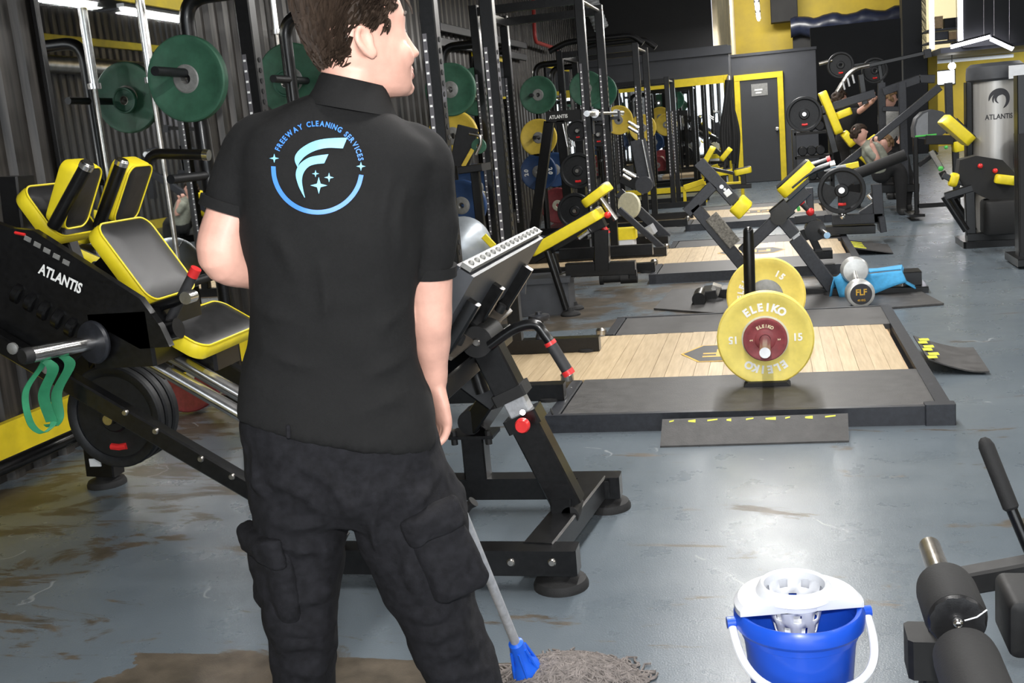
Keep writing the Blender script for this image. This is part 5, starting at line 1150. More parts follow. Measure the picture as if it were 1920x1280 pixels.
# face details
def dab(name, pts, r, m): return obj(name, limb(MB(), pts, r, 8), m, MAN)
for s in (-1, 1):
    obj('eye', MB().sphere(Hd(.077, s*.032, .022), .0125, 12, 8), 'eye_white', MAN)
    obj('iris', MB().sphere(Hd(.0848, s*.032, .022), .0058, 10, 6), 'hair', MAN)
    dab('eyebrow', [Hd(.080, s*.054, .046), Hd(.093, s*.038, .052), Hd(.101, s*.018, .049)], [.002, .0035, .003], 'brow')
dab('lip', [Hd(.076, -.036, -.046), Hd(.0985, -.014, -.051), Hd(.101, 0, -.051), Hd(.0985, .014, -.051), Hd(.076, .036, -.046)], [.002, .0045, .005, .0045, .002], 'lip')
dab('lip', [Hd(.076, -.036, -.048), Hd(.097, -.014, -.063), Hd(.099, 0, -.065), Hd(.097, .014, -.063), Hd(.076, .036, -.048)], [.002, .005, .0055, .005, .002], 'lip')
dab('teeth', [Hd(.083, -.027, -.052), Hd(.096, -.012, -.057), Hd(.098, 0, -.057), Hd(.096, .012, -.057), Hd(.083, .027, -.052)], [.003, .005, .005, .005, .003], 'teeth')

# --- hair
HC0 = (.012, 0, .030); HR = (.080, .078, .104)
def hsurf(u, off): return Hd(HC0[0]+u.x*(HR[0]+off), HC0[1]+u.y*(HR[1]+off), HC0[2]+u.z*(HR[2]+off))
def hair_ok(u):
    x, y, z = HC0[0]+u.x*HR[0], HC0[1]+u.y*HR[1], HC0[2]+u.z*HR[2]
    if x > .076-.02*abs(u.y): return z > .082
    if x > .030: return z > .052+(.02 if x > .05 else 0)
    if x > .008: return z > .022
    if x > -.052: return z > .026 or (x < -.034 and z > -.05)
    return z > -.072
def hoff(u): return .010+.020*max(0, u.z)+.012*max(0, u.x)*max(0, u.z)+.004*max(0, -u.x)*(1 if u.z > -.6 else .3)
mb = MB(); NU, NV = 44, 30; idx = {}; vs = []; fs = []
for i in range(NV+1):
    th = math.pi*(.004+.83*i/NV)
    for j in range(NU):
        ph = 2*math.pi*j/NU; u = V((math.sin(th)*math.cos(ph), math.sin(th)*math.sin(ph), math.cos(th)))
        if hair_ok(u): idx[i, j] = len(vs); vs.append(hsurf(u, hoff(u)-.006+.002*math.sin(ph*9+th*5)))
for i in range(NV):
    for j in range(NU):
        k = [(i, j), (i+1, j), (i+1, (j+1) % NU), (i, (j+1) % NU)]
        if all(q in idx for q in k): fs.append(tuple(idx[q] for q in k))
mb.add(vs, fs)
hb_ = obj('hair', mb, 'hair', MAN); sm = hb_.modifiers.new('solid', 'SOLIDIFY'); sm.thickness = .014; sm.offset = -1
st = MB(); rnd = random.Random(4); cnt = 0
while cnt < 2600:
    u = V((rnd.gauss(0, 1), rnd.gauss(0, 1), rnd.gauss(0, 1))).normalized()
    if not hair_ok(u): continue
    cnt += 1
    topw = max(0, min(1, (u.z-.35)/.4))
    fl_d = V((-.75, 0, -.65)).lerp(V((-1, .25*u.y, .0)), topw)
    fl_d += V((rnd.gauss(0, .16), rnd.gauss(0, .16), rnd.gauss(0, .16)))
    L_ = rnd.uniform(.03, .055)*(.75+.5*topw)*(.5 if u.x > -.5 and topw < .35 else 1); w = rnd.uniform(.0014, .0030); p = u.copy(); rg = []; o0 = hoff(u)-.005; lift = rnd.uniform(.0, .007)+.006*topw
    nseg = 5; ok = True
    for k in range(nseg+1):
        f = k/nseg; c = hsurf(p, o0+lift*math.sin(f*2.4)); nrm = (hsurf(p, .02)-hsurf(p, 0)).normalized()
        t = (fl_d-p*fl_d.dot(p)).normalized(); tw = (hsurf((p+t*.02).normalized(), 0)-hsurf(p, 0)).normalized(); sd = tw.cross(nrm).normalized(); ww = w*(1-.85*f**2)
        rg.append([c-sd*ww-nrm*.002, c+nrm*ww*1.2, c+sd*ww-nrm*.002])
        p = (p+t*(L_/nseg/.105)).normalized()
    st.rings(rg)
so = obj('hair_strand', st, 'hair', MAN, 60); so['kind'] = 'stuff'

# --- polo shirt
sh = MB()
tor = [((588, 172), (728, 196), .070), ((548, 190), (752, 214), .082), ((505, 212), (785, 240), .095), ((462, 238), (818, 268), .108), ((440, 268), (832, 298), .116), ((442, 310), (822, 330), .124), ((452, 360), (808, 380), .130), ((458, 420), (796, 440), .130), ((465, 480), (786, 505), .126), ((468, 560), (782, 585), .122), ((461, 650), (790, 672), .124), ((452, 715), (806, 748), .132), ((446, 766), (821, 828), .140)]
sh.rings([sring(*q, n=40, e=.80) for q in tor])
limb(sh, [Bp(540, 262, D0), Bp(497, 290, D0), Bp(462, 338, D0-.005), Bp(438, 396, D0-.01)], [.060, .074, .067, .060], 22, False)
limb(sh, [Bp(735, 272, D0+.01), Bp(782, 318, D0+.01), Bp(800, 400, D0+.03), Bp(801, 512, DA)], [.060, .072, .060, .053], 22, False)
def ridges0(mb, lines, r):
    bv = BVHTree.FromPolygons([V(v) for v in mb.v], mb.f)
    for ln in lines:
        pts = []
        for x, y in ln:
            d = V(_ray(x, y)).normalized(); h = bv.ray_cast(V((0, 0, HC)), d)
            if h[0]: pts.append(h[0]+d*r*.25)
        if len(pts) > 1:
            q = bez(pts, 5); m = len(q)-1; mb.tube(q, [max(.002, r*math.sin(math.pi*(.12+.76*i/m))) for i in range(m+1)], 8)
ridges0(sh, [[(762, 350), (745, 420), (755, 480)], [(735, 330), (715, 400), (720, 470)], [(500, 420), (540, 470), (560, 540)], [(775, 650), (720, 690), (650, 720)], [(790, 720), (730, 750), (660, 775)], [(480, 640), (540, 680), (600, 690)], [(770, 560), (730, 600), (690, 620)], [(470, 560), (510, 590), (560, 600)], [(600, 470), (612, 560), (610, 640)]], .013)
shirt = obj('polo_shirt', sh, 'shirt_black', MAN, label='black polo shirt with a blue round emblem on the back'); soften(shirt, .0065, 8, .6, [(.20, .030), (.06, .008)])
# sleeve hems and collar
for pts, r in (((Bp(443, 380, D0-.009), Bp(438, 399, D0-.01)), .0608), ((Bp(801, 495, DA-.002), Bp(801, 515, DA)), .0535)):
    d = (V(pts[1])-V(pts[0])).normalized(); obj('sleeve_hem', MB().rings([cring(V(pts[0]), r*.95, d, 28), cring(V(pts[0]), r*1.025, d, 28), cring(V(pts[1]), r*1.025, d, 28), cring(V(pts[1]), r*.8, d, 28)]), 'shirt_black', shirt)
cl = MB(); k = 36
cr_ = [sring((578, 192), (745, 220), .092, D0-.004, k, .95), sring((582, 178), (738, 204), .086, D0-.004, k, .95), sring((590, 165), (733, 190), .079, D0-.002, k, .95), sring((600, 142), (726, 168), .069, D0, k, .95), sring((604, 136), (723, 162), .066, D0, k, .95), sring((608, 138), (719, 163), .061, D0, k, .95), sring((606, 165), (722, 190), .062, D0, k, .95)]
cl.rings(cr_); obj('collar', cl, 'shirt_black', shirt)

# --- cargo trousers
tz_ = MB()
def zring(c, w, t, n=28):
    return [c+RV*(w*math.cos(2*math.pi*j/n))+FV*(t*math.sin(2*math.pi*j/n)) for j in range(n)]
pel = [((452, 735), (812, 782), .118), ((452, 790), (825, 838), .132), ((460, 850), (846, 892), .137), ((468, 905), (866, 942), .13), ((474, 950), (876, 985), .10)]
tz_.rings([sring(*q, n=36, e=.82) for q in pel])
lg = [((467, 880), (668, 930), .115), ((473, 940), (658, 975), .112), ((480, 1000), (650, 1025), .106), ((487, 1070), (640, 1085), .10), ((497, 1135), (634, 1140), .09), ((508, 1190), (632, 1192), .084), ((515, 1250), (632, 1250), .08), ((521, 1310), (630, 1310), .077)]
fL = Bp(574, 1400); fL.z = 0; fR = Bp(905, 1400); fR.z = 0
tz_.rings([sring(*q, n=30, e=.88) for q in lg]+[zring(V((fL.x, fL.y, .25)), .056, .07, 30), zring(V((fL.x, fL.y, .09)), .058, .075, 30)])
rg_ = [((640, 905), (868, 930), .115), ((655, 965), (882, 978), .113), ((678, 1025), (890, 1030), .107), ((708, 1085), (890, 1085), .10), ((740, 1145), (893, 1138), .092), ((768, 1200), (912, 1185), .086), ((792, 1255), (926, 1245), .082), ((812, 1310), (942, 1310), .078)]
tz_.rings([sring(*q, n=30, e=.88) for q in rg_]+[zring(V((fR.x, fR.y, .25)), .056, .07, 30), zring(V((fR.x, fR.y, .09)), .058, .075, 30)])
def ridges(mb, lines, r):
    bv = BVHTree.FromPolygons([V(v) for v in mb.v], mb.f)
    for ln in lines:
        pts = []
        for x, y in ln:
            d = V(_ray(x, y)).normalized(); h = bv.ray_cast(V((0, 0, HC)), d)
            if h[0]: pts.append(h[0]-d*r*.05)
        if len(pts) > 1:
            q = bez(pts, 5); m = len(q)-1; mb.tube(q, [max(.002, r*math.sin(math.pi*(.12+.76*i/m))) for i in range(m+1)], 8)
ridges(tz_, [[(560, 872), (600, 885), (640, 930), (655, 968)], [(500, 900), (545, 912), (600, 950)], [(700, 880), (680, 930), (662, 980)], [(720, 905), (700, 980), (705, 1040)], [(500, 965), (550, 985), (610, 985)], [(510, 1020), (570, 1035), (625, 1030)], [(545, 1130), (590, 1120), (628, 1095)], [(520, 1165), (570, 1178), (625, 1165)], [(525, 1215), (580, 1205), (628, 1215)], [(530, 1255), (585, 1262), (625, 1250)], [(745, 1010), (775, 1075), (790, 1130)], [(760, 1150), (820, 1150), (880, 1135)], [(775, 1190), (840, 1180), (900, 1172)], [(800, 1240), (855, 1218), (905, 1215)], [(810, 1265), (870, 1262), (920, 1250)], [(470, 850), (480, 900), (500, 935)], [(830, 880), (800, 925), (770, 950)]], .0125)
tro = obj('cargo_trousers', tz_, 'pants_black', MAN, label='loose black cargo trousers with side pockets'); soften(tro, .0065, 6, .6, [(.12, .028), (.045, .010)])
def pocket(c, ux, uy, n, w, h, th):
    ux, uy, n = V(ux).normalized(), V(uy).normalized(), V(n).normalized()
    def blob(name, c, w, h, th, mat_='pants_black'):
        mb = MB(); rg = []
        for s, d in ((1.0, -.6), (1.0, .1), (.95, .5), (.8, .85), (.4, 1.0)):
            rg.append([c+ux*x*s+uy*y*s+n*th*d for x, y in _round(w, h, min(w, h)*.2, 5)])
        mb.rings(rg); o = obj(name, mb, mat_, tro, 60); m_ = o.modifiers.new('sub', 'SUBSURF'); m_.levels = 2; m_.render_levels = 2
        tx = bpy.data.textures.new('folds', 'CLOUDS'); tx.noise_scale = .045; d_ = o.modifiers.new('folds', 'DISPLACE'); d_.texture = tx; d_.strength = .014; d_.texture_coords = 'LOCAL'
    blob('cargo_pocket', c, w, h, th); blob('pocket_flap', c+uy*(h*.43)+n*th*.35, w*1.08, h*.36, th*.85)
c = Bp(836, 1040, D0-.085); pocket(c, RV*.93+UPV*.30+FV*.4, UPV*.93-RV*.28, -FV*.85+RV*.5+UPV*.1, .105, .165, .036)
c = Bp(518, 1082, D0-.045); pocket(c, FV*-.80+RV*.55, UPV*.99-RV*.04, -RV*.85-FV*.5, .15, .16, .034)
dab('belt_loop', [Bp(540, 800, D0-.14), Bp(541, 818, D0-.142)], [.004, .004], 'pants_black').parent = MAN
# --- shoes
for f, nm in ((fL, -1), (fR, 1)):
    fd = (FV+RV*(.25 if nm > 0 else -.15)).normalized(); sdv = V((fd.y, -fd.x, 0)); mb = MB(); so_ = MB(); rr = []
    for u, w, h in ((-.105, .022, .05), (-.085, .036, .085), (-.03, .040, .11), (.04, .042, .085), (.11, .046, .06), (.16, .038, .045), (.185, .015, .03)):
        rr.append([f+fd*u+sdv*(w*math.cos(a))+V((0, 0, .022+h*(.5+.5*math.sin(a)))) for a in [2*math.pi*j/16 for j in range(16)]])
    mb.rings(rr); sho = obj('shoe', mb, 'shoe_black', MAN)
    so_.rings([[f+fd*u+sdv*w+V((0, 0, z)) for u, w in ((-.11, -.02), (-.11, .02), (-.07, .04), (.1, .048), (.17, .035), (.19, 0), (.17, -.035), (.1, -.048), (-.07, -.04))] for z in (.001, .026)]); obj('sole', so_, 'rubber', sho)

# --- emblem on the back of the shirt, laid onto the cloth
dgp = bpy.context.evaluated_depsgraph_get(); ev = shirt.evaluated_get(dgp); me_ = ev.to_mesh()
off_ = ROOT[MAN.name]; bvh = BVHTree.FromPolygons([tuple(v.co+off_) for v in me_.vertices], [tuple(p.vertices) for p in me_.polygons]); ev.to_mesh_clear()
CAMV = V((0, 0, HC))
def onto(px, py, lift=.0016):
    d = V(_ray(px, py)).normalized(); h = bvh.ray_cast(CAMV, d)
    p = h[0] if h[0] else Bp(px, py, D0-.13)
    n = h[1] if h[0] else -FV
    if n.dot(d) > 0: n = -n
    return p+n*lift
def decal(name, polys, m):
    mb = MB()
    for vs, fs in polys: mb.add([onto(*q) for q in vs], fs)
    return obj(name, mb, m, shirt, 0)
ECX, ECY, ER = 596, 315, 83.5
def strip(outer, inner, n=40):
    def res(pl):
        pts = bez([V((x, y, 0)) for x, y in pl], 8); o = []; L = [0]
        for i in range(1, len(pts)): L.append(L[-1]+(pts[i]-pts[i-1]).length)
        for k in range(n+1):
            s = L[-1]*k/n; i = max(1, next((q for q in range(len(L)) if L[q] >= s-1e-9), len(L)-1)); f = (s-L[i-1])/max(1e-9, L[i]-L[i-1]); o.append(pts[i-1].lerp(pts[i], f))
        return o
    a, b = res(outer), res(inner); vs = []; fs = []; m = 5
    for p, q in zip(a, b):
        for k in range(m): r = p.lerp(q, k/(m-1)); vs.append((r.x, r.y))
    for i in range(n):
        for k in range(m-1): fs.append((i*m+k, i*m+k+1, (i+1)*m+k+1, (i+1)*m+k))
    return vs, fs
arc = lambda r, a0, a1, n=14: [(ECX+r*math.cos(math.radians(a0+(a1-a0)*i/n)), ECY-r*math.sin(math.radians(a0+(a1-a0)*i/n))) for i in range(n+1)]
decal('emblem_ring', [strip(arc(87, 178, 351), arc(78.5, 178, 351), 60)], 'logo_blue')
cf = lambda pl: [(360+x/3.556, y/3.556) for x, y in pl]
decal('emblem_stroke', [strip(cf([(704, 1112), (688, 1075), (692, 1035), (730, 990), (810, 945), (910, 925), (1036, 919)]), cf([(706, 1118), (712, 1100), (722, 1080), (760, 1040), (825, 1005), (905, 987), (1006, 990)]))], 'logo_cyan')
decal('emblem_stroke', [strip(cf([(752, 1318), (712, 1240), (694, 1160), (718, 1098), (775, 1055), (840, 1038), (910, 1029)]), cf([(756, 1318), (742, 1260), (735, 1200), (748, 1150), (780, 1112), (825, 1096), (882, 1090)]))], 'logo_cyan')
def star(cx, cy, r):
    o = []
    for k in range(16):
        a = 2*math.pi*k/16; q = r*(abs(math.cos(a))**.0001 if k % 4 == 0 else {1: .42, 2: .30, 3: .42}[k % 4]); o.append((cx+q*math.cos(a), cy+q*math.sin(a)))
    return [(cx, cy)]+o, [(0, 1+k, 1+(k+1) % 16) for k in range(16)]
for cx_, cy_, r_ in ((598, 348, 16), (617, 333, 9), (592, 326, 7), (515, 297, 9), (677, 312, 9)): decal('emblem_star', [star(cx_, cy_, r_)], 'logo_cyan')
word = 'FREEWAY CLEANING SERVICES'; lets = []
adv = []
for ch in word:
    xs = [q[0] for q in text_mesh(ch, .03)[0]] if ch != ' ' else [0, .34]
    adv.append(max(xs)-min(xs)+.13)
cum = [sum(adv[:i])+adv[i]/2 for i in range(len(adv))]; tot = sum(adv)
for i, ch in enumerate(word):
    if ch == ' ': continue
    a = math.radians(157-(157-9)*cum[i]/tot); vs, fs = text_mesh(ch, .03); mxx = (max(q[0] for q in vs)+min(q[0] for q in vs))/2; vs = [(q[0]-mxx, q[1], 0) for q in vs]; cx_, cy_ = ECX+82*math.cos(a), ECY-82*math.sin(a)
    lets.append(([(cx_+x*11.8*math.sin(a)+y*14*math.cos(a), cy_+x*11.8*math.cos(a)-y*14*math.sin(a)) for x, y, _ in vs], fs))
lo = decal('emblem_lettering', lets, 'logo_blue'); lo['kind'] = 'stuff'

# ------------------------------------------------------------------ mop
MP = thing('mop', 'grey string mop with blue socket and metal handle, held by the cleaner', 'mop', (-.57, 2.52, 0))
pa = P(984, 1252, 2.44); pa.z = max(pa.z, .06); pt = hg; pdir = (pt-pa).normalized()
obj('handle', MB().cyl(pa, pt+pdir*.22, .0118, 16), 'alu', MP)
sc_ = MB(); sc_.lathe([(.012, .085), (.019, .08), (.021, .05), (.022, .02), (.034, .0), (.040, -.03), (.030, -.05), (0, -.05)], pa, pdir, 24); sk_o = obj('socket', sc_, 'mop_blue', MP)
for k in range(6):
    a = 2*math.pi*k/6; _, sa, sb = basis(pdir); q = sa*math.cos(a)+sb*math.sin(a); obj('socket_rib', MB().beam(pa+pdir*.06+q*.021, pa-pdir*.03+q*.038, .006, .008, q), 'mop_blue', sk_o)
ya = MB(); rnd = random.Random(11); mc = V((-.545, 2.47, 0))
for i in range(700):
    a = rnd.uniform(0, 2*math.pi); rr = abs(rnd.gauss(0, .55)); rr = min(rr, 1.0); ex = V((math.cos(a)*.165, math.sin(a)*.11, 0))*rr
    p = mc+ex; h = .052*(1-rr**2)+.008; pts = []
    a2 = a+rnd.gauss(0, .7); wav = rnd.uniform(.01, .02); ln = rnd.uniform(.06, .14); ph = rnd.uniform(0, 6)
    for k in range(8):
        f = k/7; q = p+V((math.cos(a2), math.sin(a2)*.8, 0))*ln*(f-.4)+V((math.cos(a2+1.57), math.sin(a2+1.57), 0))*wav*math.sin(f*10+ph); d2 = min(1, ((q.x-mc.x)/.19)**2+((q.y-mc.y)/.135)**2); q.z = max(.0055, .058*(1-d2)+rnd.uniform(-.006, .006)); pts.append(q)
    ya.tube(pts, .0031, 5)
yo = obj('mop_yarn', ya, 'yarn', MP, 60); yo['kind'] = 'stuff'
obj('mop_core', MB().lathe([(0, .052), (.06, .048), (.11, .03), (.15, .008), (.15, .001), (0, .001)], mc, (0, 0, 1), 24), 'yarn', MP)
# ------------------------------------------------------------------ mop bucket
bc = G(1497, 1142, .28); bc.z = 0; BR = .132
BK = thing('mop_bucket', 'bright blue mop bucket with white wringer and white carrying handle', 'bucket', bc)
obj('pail', MB().lathe([(0, .004), (.098, .004), (.103, .012), (.120, .20), (BR-.004, .262), (BR-.007, .262), (.116, .20), (.099, .016), (0, .016)], bc, (0, 0, 1), 56), 'bucket_blue', BK)
obj('rim', MB().lathe([(BR-.009, .250), (BR+.004, .246), (BR+.010, .254), (BR+.010, .276), (BR+.002, .288), (BR-.008, .284), (BR-.010, .27)], bc, (0, 0, 1), 56, True), 'bucket_blue', BK)
obj('skirt', MB().lathe([(.1225, .225), (.127, .228), (.1285, .246), (.124, .246)], bc, (0, 0, 1), 56, True), 'bucket_blue', BK)
for s in (-1, 1): obj('handle_lug', MB().cyl(bc+RV*s*(BR+.004)+V((0, 0, .262)), bc+RV*s*(BR+.028)+V((0, 0, .262)), .013, 16), 'bucket_blue', BK)
hp_ = []
dd = (-FV*.825-UPV*.565).normalized()
for k in range(33):
    a = math.pi*k/32; cx_ = math.cos(a); sy = math.sin(a)
    hp_.append(bc+V((0, 0, .262))+RV*(.150*math.copysign(abs(cx_)**.72, cx_))+dd*(.178*abs(sy)**.66))
mb = MB(); rg = []
for i, p in enumerate(hp_):
    t = (hp_[min(i+1, 32)]-hp_[max(i-1, 0)]).normalized(); n1 = t.cross(dd.cross(RV)).normalized(); n2 = dd.cross(RV).normalized()
    rg.append([p+n1*.0095*math.cos(q)+n2*.006*math.sin(q) for q in [2*math.pi*j/10 for j in range(10)]])
mb.rings(rg); obj('handle', mb, 'white_plastic', BK)
# wringer: plate over the back of the pail and a slotted cone
WR = thing('wringer_insert', 'white slotted wringer basket sitting in the blue mop bucket', 'wringer', bc+V((0, 0, .288)))
wc = bc+FV*.030+V((0, 0, .289)); r0 = .072
mb = MB(); N = 48; top = []; bot = []
def wout(a):
    x, y = math.cos(a), math.sin(a); q = BR+.008
    k = q/max(abs(x)**1, abs(y), 1e-6) if False else q
    px_, py_ = x*k, y*k
    py_ = max(py_, -.034) if abs(px_) < .2 else py_
    return px_, py_
ir = [wc+RV*r0*math.cos(2*math.pi*j/N)+FV*r0*math.sin(2*math.pi*j/N) for j in range(N)]
orr = [bc+V((0, 0, .289))+RV*wout(2*math.pi*j/N)[0]+FV*wout(2*math.pi*j/N)[1] for j in range(N)]
mb.rings([[p+V((0, 0, .0)) for p in orr], [p+V((0, 0, .012)) for p in orr], [p.lerp(q, .15)+V((0, 0, .022)) for p, q in zip(orr, ir)], [p+V((0, 0, .024)) for p in ir], [p for p in ir]], False, True); obj('cover_plate', mb, 'white_plastic', WR)
obj('cone_rim', MB().lathe([(r0-.006, .02), (r0+.016, .018), (r0+.012, .028), (r0+.006, .040), (r0+.001, .045), (r0-.005, .040)], wc, (0, 0, 1), 48, True), 'white_plastic', WR)
mb = MB(); rows = [(r0-.003, .040), (r0-.006, .022), (r0-.010, .004), (r0-.014, -.010), (r0-.019, -.030), (r0-.023, -.044), (r0-.028, -.066), (r0-.032, -.080), (.036, -.102), (.030, -.112)]; NS = 40
vs = [wc+V((0, 0, z))+RV*r*math.cos(2*math.pi*j/NS)+FV*r*math.sin(2*math.pi*j/NS) for r, z in rows for j in range(NS)]; fs = []
for i in range(len(rows)-1):
    for j in range(NS):
        if i in (1, 3, 5, 7) and (j+(2 if i in (3, 7) else 0)) % 5 in (0, 1): continue
        fs.append((i*NS+j, i*NS+(j+1) % NS, (i+1)*NS+(j+1) % NS, (i+1)*NS+j))
fs.append(tuple((len(rows)-1)*NS+j for j in range(NS))); mb.add(vs, fs); co_ = obj('slotted_cone', mb, 'white_plastic', WR); sm = co_.modifiers.new('solid', 'SOLIDIFY'); sm.thickness = .003
for s in (-1, 1):
    obj('drain_slot', MB().lathe([(0, .0008), (.007, .0008), (.008, 0)], bc+RV*s*.098+FV*.0+V((0, 0, .3095)), (0, 0, 1), 12), 'bucket_blue', WR)

# ------------------------------------------------------------------ roller machine in the right foreground
ZR = .34
e0 = G(1742, 1022, ZR); e1 = G(1766, 1096, ZR); e2 = G(1795, 1163, ZR); X_ = (e0.x+e2.x)/2
RM = thing('roller_machine', 'black foam-roller leg machine cut off by the lower right corner', 'gym machine', (X_+.1, 2.3, 0))
def rm(n, mb, m='black_paint', **k): return obj(n, mb, m, RM, **k)
rm('axle_end', MB().lathe([(0, 0), (.021, 0), (.024, .006), (.024, .30)], V((X_, e0.y, ZR)), (0, -1, 0), 24), 'chrome_dull')
fr_ = rm('foam_roller', MB().lathe([(.025, 0), (.045, .002), (.058, .015), (.061, .04), (.061, e1.y-e2.y-.02), (.056, e1.y-e2.y), (.03, e1.y-e2.y)], V((X_, e1.y, ZR)), (0, -1, 0), 36), 'rubber')
pl = MB(); NP = 36
rr_ = [[V((X_, e2.y-.002-d, ZR))+V((math.cos(2*math.pi*j/NP), 0, math.sin(2*math.pi*j/NP)))*(r*(1+.05*(j % 3-1)*w)) for j in range(NP)] for r, d, w in ((.056, 0, 0), (.052, .006, .6), (.030, .008, 1), (.016, .004, .3), (.008, .004, 0))]
pl.rings(rr_); obj('pleated_cap', pl, 'black_vinyl', fr_); obj('cap_stud', MB().sphere((X_, e2.y-.010, ZR), .011, 12, 8), 'chrome', fr_)
obj('elastic', MB().tube([(X_+.012, e2.y-.012, ZR+.006), (X_+.035, e2.y-.012, ZR+.014), (X_+.055, e2.y-.004, ZR+.026)], .0016, 6), 'sticker_white', fr_)
z2 = ZR-.045
rm('axle_end', MB().cyl((X_+.005, e2.y+.02, z2), (X_+.005, e2.y-.7, z2), .022, 16), 'chrome_dull')
rm('foam_roller', MB().lathe([(.025, 0), (.048, .002), (.060, .015), (.062, .04), (.062, .5), (.03, .51)], V((X_+.005, e2.y-.045, z2)), (0, -1, 0), 36), 'rubber')
rm('cross_beam', MB().beam(P(1790, 1092, 2.62), P(2010, 1052, 2.62), .06, .055), 'black_matte')
bb_ = P(1738, 1208, 2.30); rm('foot_block', MB().box((bb_.x+.01, 2.33, bb_.z-.03), (.10, .10, .09), .01), 'black_matte'); rm('stand', MB().beam((X_-.02, 2.36, 0.0), (X_+.01, 2.36, ZR-.05), .07, .07, (0, 1, 0)), 'black_matte')
rm('floor_beam', MB().beam((X_-.03, 2.34, .03), (X_+.8, 2.34, .03), .08, .06), 'black_matte')
hb0 = P(1905, 1140, 2.36); rm('hub_block', MB().pad((hb0.x+.02, 2.33, hb0.z), (1, 0, 0), (0, 0, 1), .11, .13, .16, .02, .012), 'black_matte')
rm('foam_roller', MB().lathe([(.02, 0), (.05, .004), (.060, .03), (.062, .5), (.03, .51)], V((hb0.x+.055, 2.25, hb0.z-.01)), (0, -1, 0), 32), 'rubber')
l0, l1, l2 = P(1843, 820, 2.75), P(1897, 955, 2.70), P(2000, 1200, 2.62)
rm('lever_pad', MB().tube([l0, l0.lerp(l1, .04), l0.lerp(l1, .12), l0.lerp(l1, .97), l1], [.006, .014, .019, .019, .015], 18), 'rubber'); rm('lever_bar', MB().tube([l1, l2], .0135, 14), 'black_paint')
# ------------------------------------------------------------------ people training in the background
def trainee(label, pelvis, chest, neck, head, hr, arms, shirt_m, hair_m, legs, face=(-1, -.3, 0), legm='cloth_black'):
    b = V(pelvis); t = thing('person', label, 'person', (b.x, b.y, 0)); mb = MB()
    head = V(head); f = V(face).normalized()
    mb.sphere(head, hr, 16, 12, (.92, .92, 1.12)); limb(mb, [head-V((0, 0, hr*.7)), V(neck)], [hr*.5, hr*.5], 12); mb.sphere(head+f*hr*.98-V((0, 0, hr*.12)), hr*.17, 8, 6)
    for a in arms: limb(mb, a, [.045, .040, .030, .032][:len(a)] if len(a) < 5 else None, 12)
    limb(mb, [V(neck), V(chest), V(pelvis)], [.06, .11, .10], 16)
    for a in arms:
        e = V(a[-1]); d = (e-V(a[-2])).normalized(); _, s1, s2 = basis(d)
        for k in range(4): limb(mb, [e, e+d*.05+s1*(.012*(k-1.5)), e+d*.075+s1*(.012*(k-1.5))+s2*.025], [.012, .011, .009], 8)
        limb(mb, [e, e+d*.02+s1*.035+s2*.01, e+d*.05+s1*.04+s2*.02], [.013, .012, .009], 8)
    o = obj('body', mb, 'skin', t); soften(o, .009, 3, .5)
    sh = MB(); limb(sh, [V(neck)-V((0, 0, .0)), V(neck).lerp(V(chest), .5), V(chest), V(pelvis)], [.07, .125, .135, .125], 18)
    for a in arms: limb(sh, [V(a[0]), V(a[0]).lerp(V(a[1]), .65)], [.075, .062], 14)
    o = obj('shirt', sh, shirt_m, t); soften(o, .014, 4, .5, [(.12, .02)])
    lm = MB()
    for l in legs: limb(lm, l, [.10, .08, .055][:len(l)], 14)
    limb(lm, [V(pelvis)+V((0, 0, .06)), V(pelvis)-V((0, 0, .05))], [.125, .12], 16); o = obj('trousers', lm, legm, t); soften(o, .016, 4, .5)
    for l in legs: e = V(l[-1]); obj('shoe', MB().pad(e+V((0, -.05, -.02)), (1, 0, 0), (0, 1, 0), .09, .25, .08, .04, .02), 'shoe_black', t)
    hm = MB()
    for k in range(160):
        u = V((random.gauss(0, 1), random.gauss(0, 1), random.gauss(.5, 1))).normalized()
        if u.dot(f) > .35 and u.z < .55: continue
        if u.z < -.25: continue
        c = head+V((u.x*hr*.98, u.y*hr*.98, u.z*hr*1.16)); hm.sphere(c, hr*.22, 6, 5)
    o = obj('hair', hm, hair_m, t); soften(o, .010, 2, .5)
    return t
Yq = 15.2
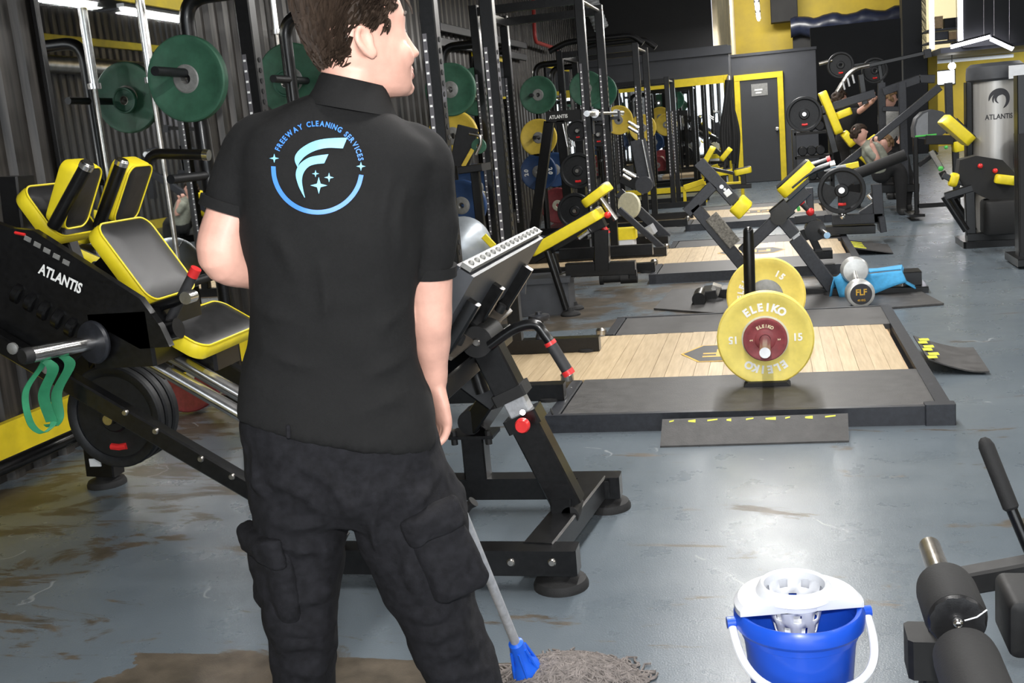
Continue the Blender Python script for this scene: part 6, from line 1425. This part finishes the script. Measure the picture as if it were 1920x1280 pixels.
trainee('man in black T-shirt stretching his arms forward behind the grey lever', P(1585, 262, Yq), P(1588, 222, Yq), P(1580, 205, Yq), P(1574, 188, Yq), .105, [[P(1598, 214, Yq), P(1612, 208, Yq-.1), P(1636, 190, Yq-.2)], [P(1592, 205, Yq+.2), P(1610, 196, Yq+.2), P(1632, 182, Yq+.1)]], 'cloth_black', 'hair', [[P(1585, 266, Yq), P(1590, 310, Yq), V((P(1590, 310, Yq).x, Yq, .06))], [P(1597, 266, Yq), P(1604, 310, Yq), V((P(1604, 310, Yq).x, Yq, .06))]], (1, .1, 0))
trainee('blond man in grey T-shirt standing behind the tall grey posts', P(1672, 262, Yq+1), P(1671, 226, Yq+1), P(1668, 205, Yq+1), P(1667, 186, Yq+1), .11, [[P(1656, 215, Yq+1), P(1653, 240, Yq+1), P(1655, 262, Yq+.9)], [P(1686, 215, Yq+1), P(1690, 240, Yq+1), P(1688, 262, Yq+.9)]], 'cloth_grey', 'hair_blond', [[P(1667, 265, Yq+1), P(1667, 305, Yq+1), V((P(1667, 305, Yq+1).x, Yq+1, .06))], [P(1678, 265, Yq+1), P(1679, 305, Yq+1), V((P(1679, 305, Yq+1).x, Yq+1, .06))]], (.8, .2, 0))
Yw = 13.9
trainee('dark-haired person in olive T-shirt reclining on the lever machine', P(1652, 318, Yw), P(1640, 290, Yw), P(1624, 272, Yw), P(1611, 252, Yw), .10, [[P(1632, 280, Yw-.1), P(1645, 300, Yw-.15), P(1635, 272, Yw-.15)], [P(1640, 276, Yw+.15), P(1655, 290, Yw+.15), P(1645, 268, Yw+.1)]], 'cloth_olive', 'hair', [[P(1655, 320, Yw), P(1685, 318, Yw), V((P(1690, 360, Yw).x, Yw, .06))], [P(1655, 322, Yw+.2), P(1688, 322, Yw+.2), V((P(1692, 360, Yw).x, Yw+.2, .06))]], (.8, -.2, .3))
trainee('brown-haired person in black leaning forward beside the reclining one', P(1690, 325, Yw+.5), P(1680, 300, Yw+.5), P(1672, 288, Yw+.5), P(1659, 271, Yw+.5), .10, [[P(1668, 296, Yw+.4), P(1672, 318, Yw+.4), P(1660, 325, Yw+.3)], [P(1694, 296, Yw+.5), P(1700, 318, Yw+.5), P(1692, 330, Yw+.4)]], 'cloth_black', 'hair_blond', [[P(1690, 328, Yw+.5), P(1690, 345, Yw+.5), V((P(1690, 345, Yw+.5).x, Yw+.5, .06))], [P(1698, 328, Yw+.5), P(1700, 345, Yw+.5), V((P(1700, 345, Yw+.5).x, Yw+.5, .06))]], (-.6, -.6, -.2))
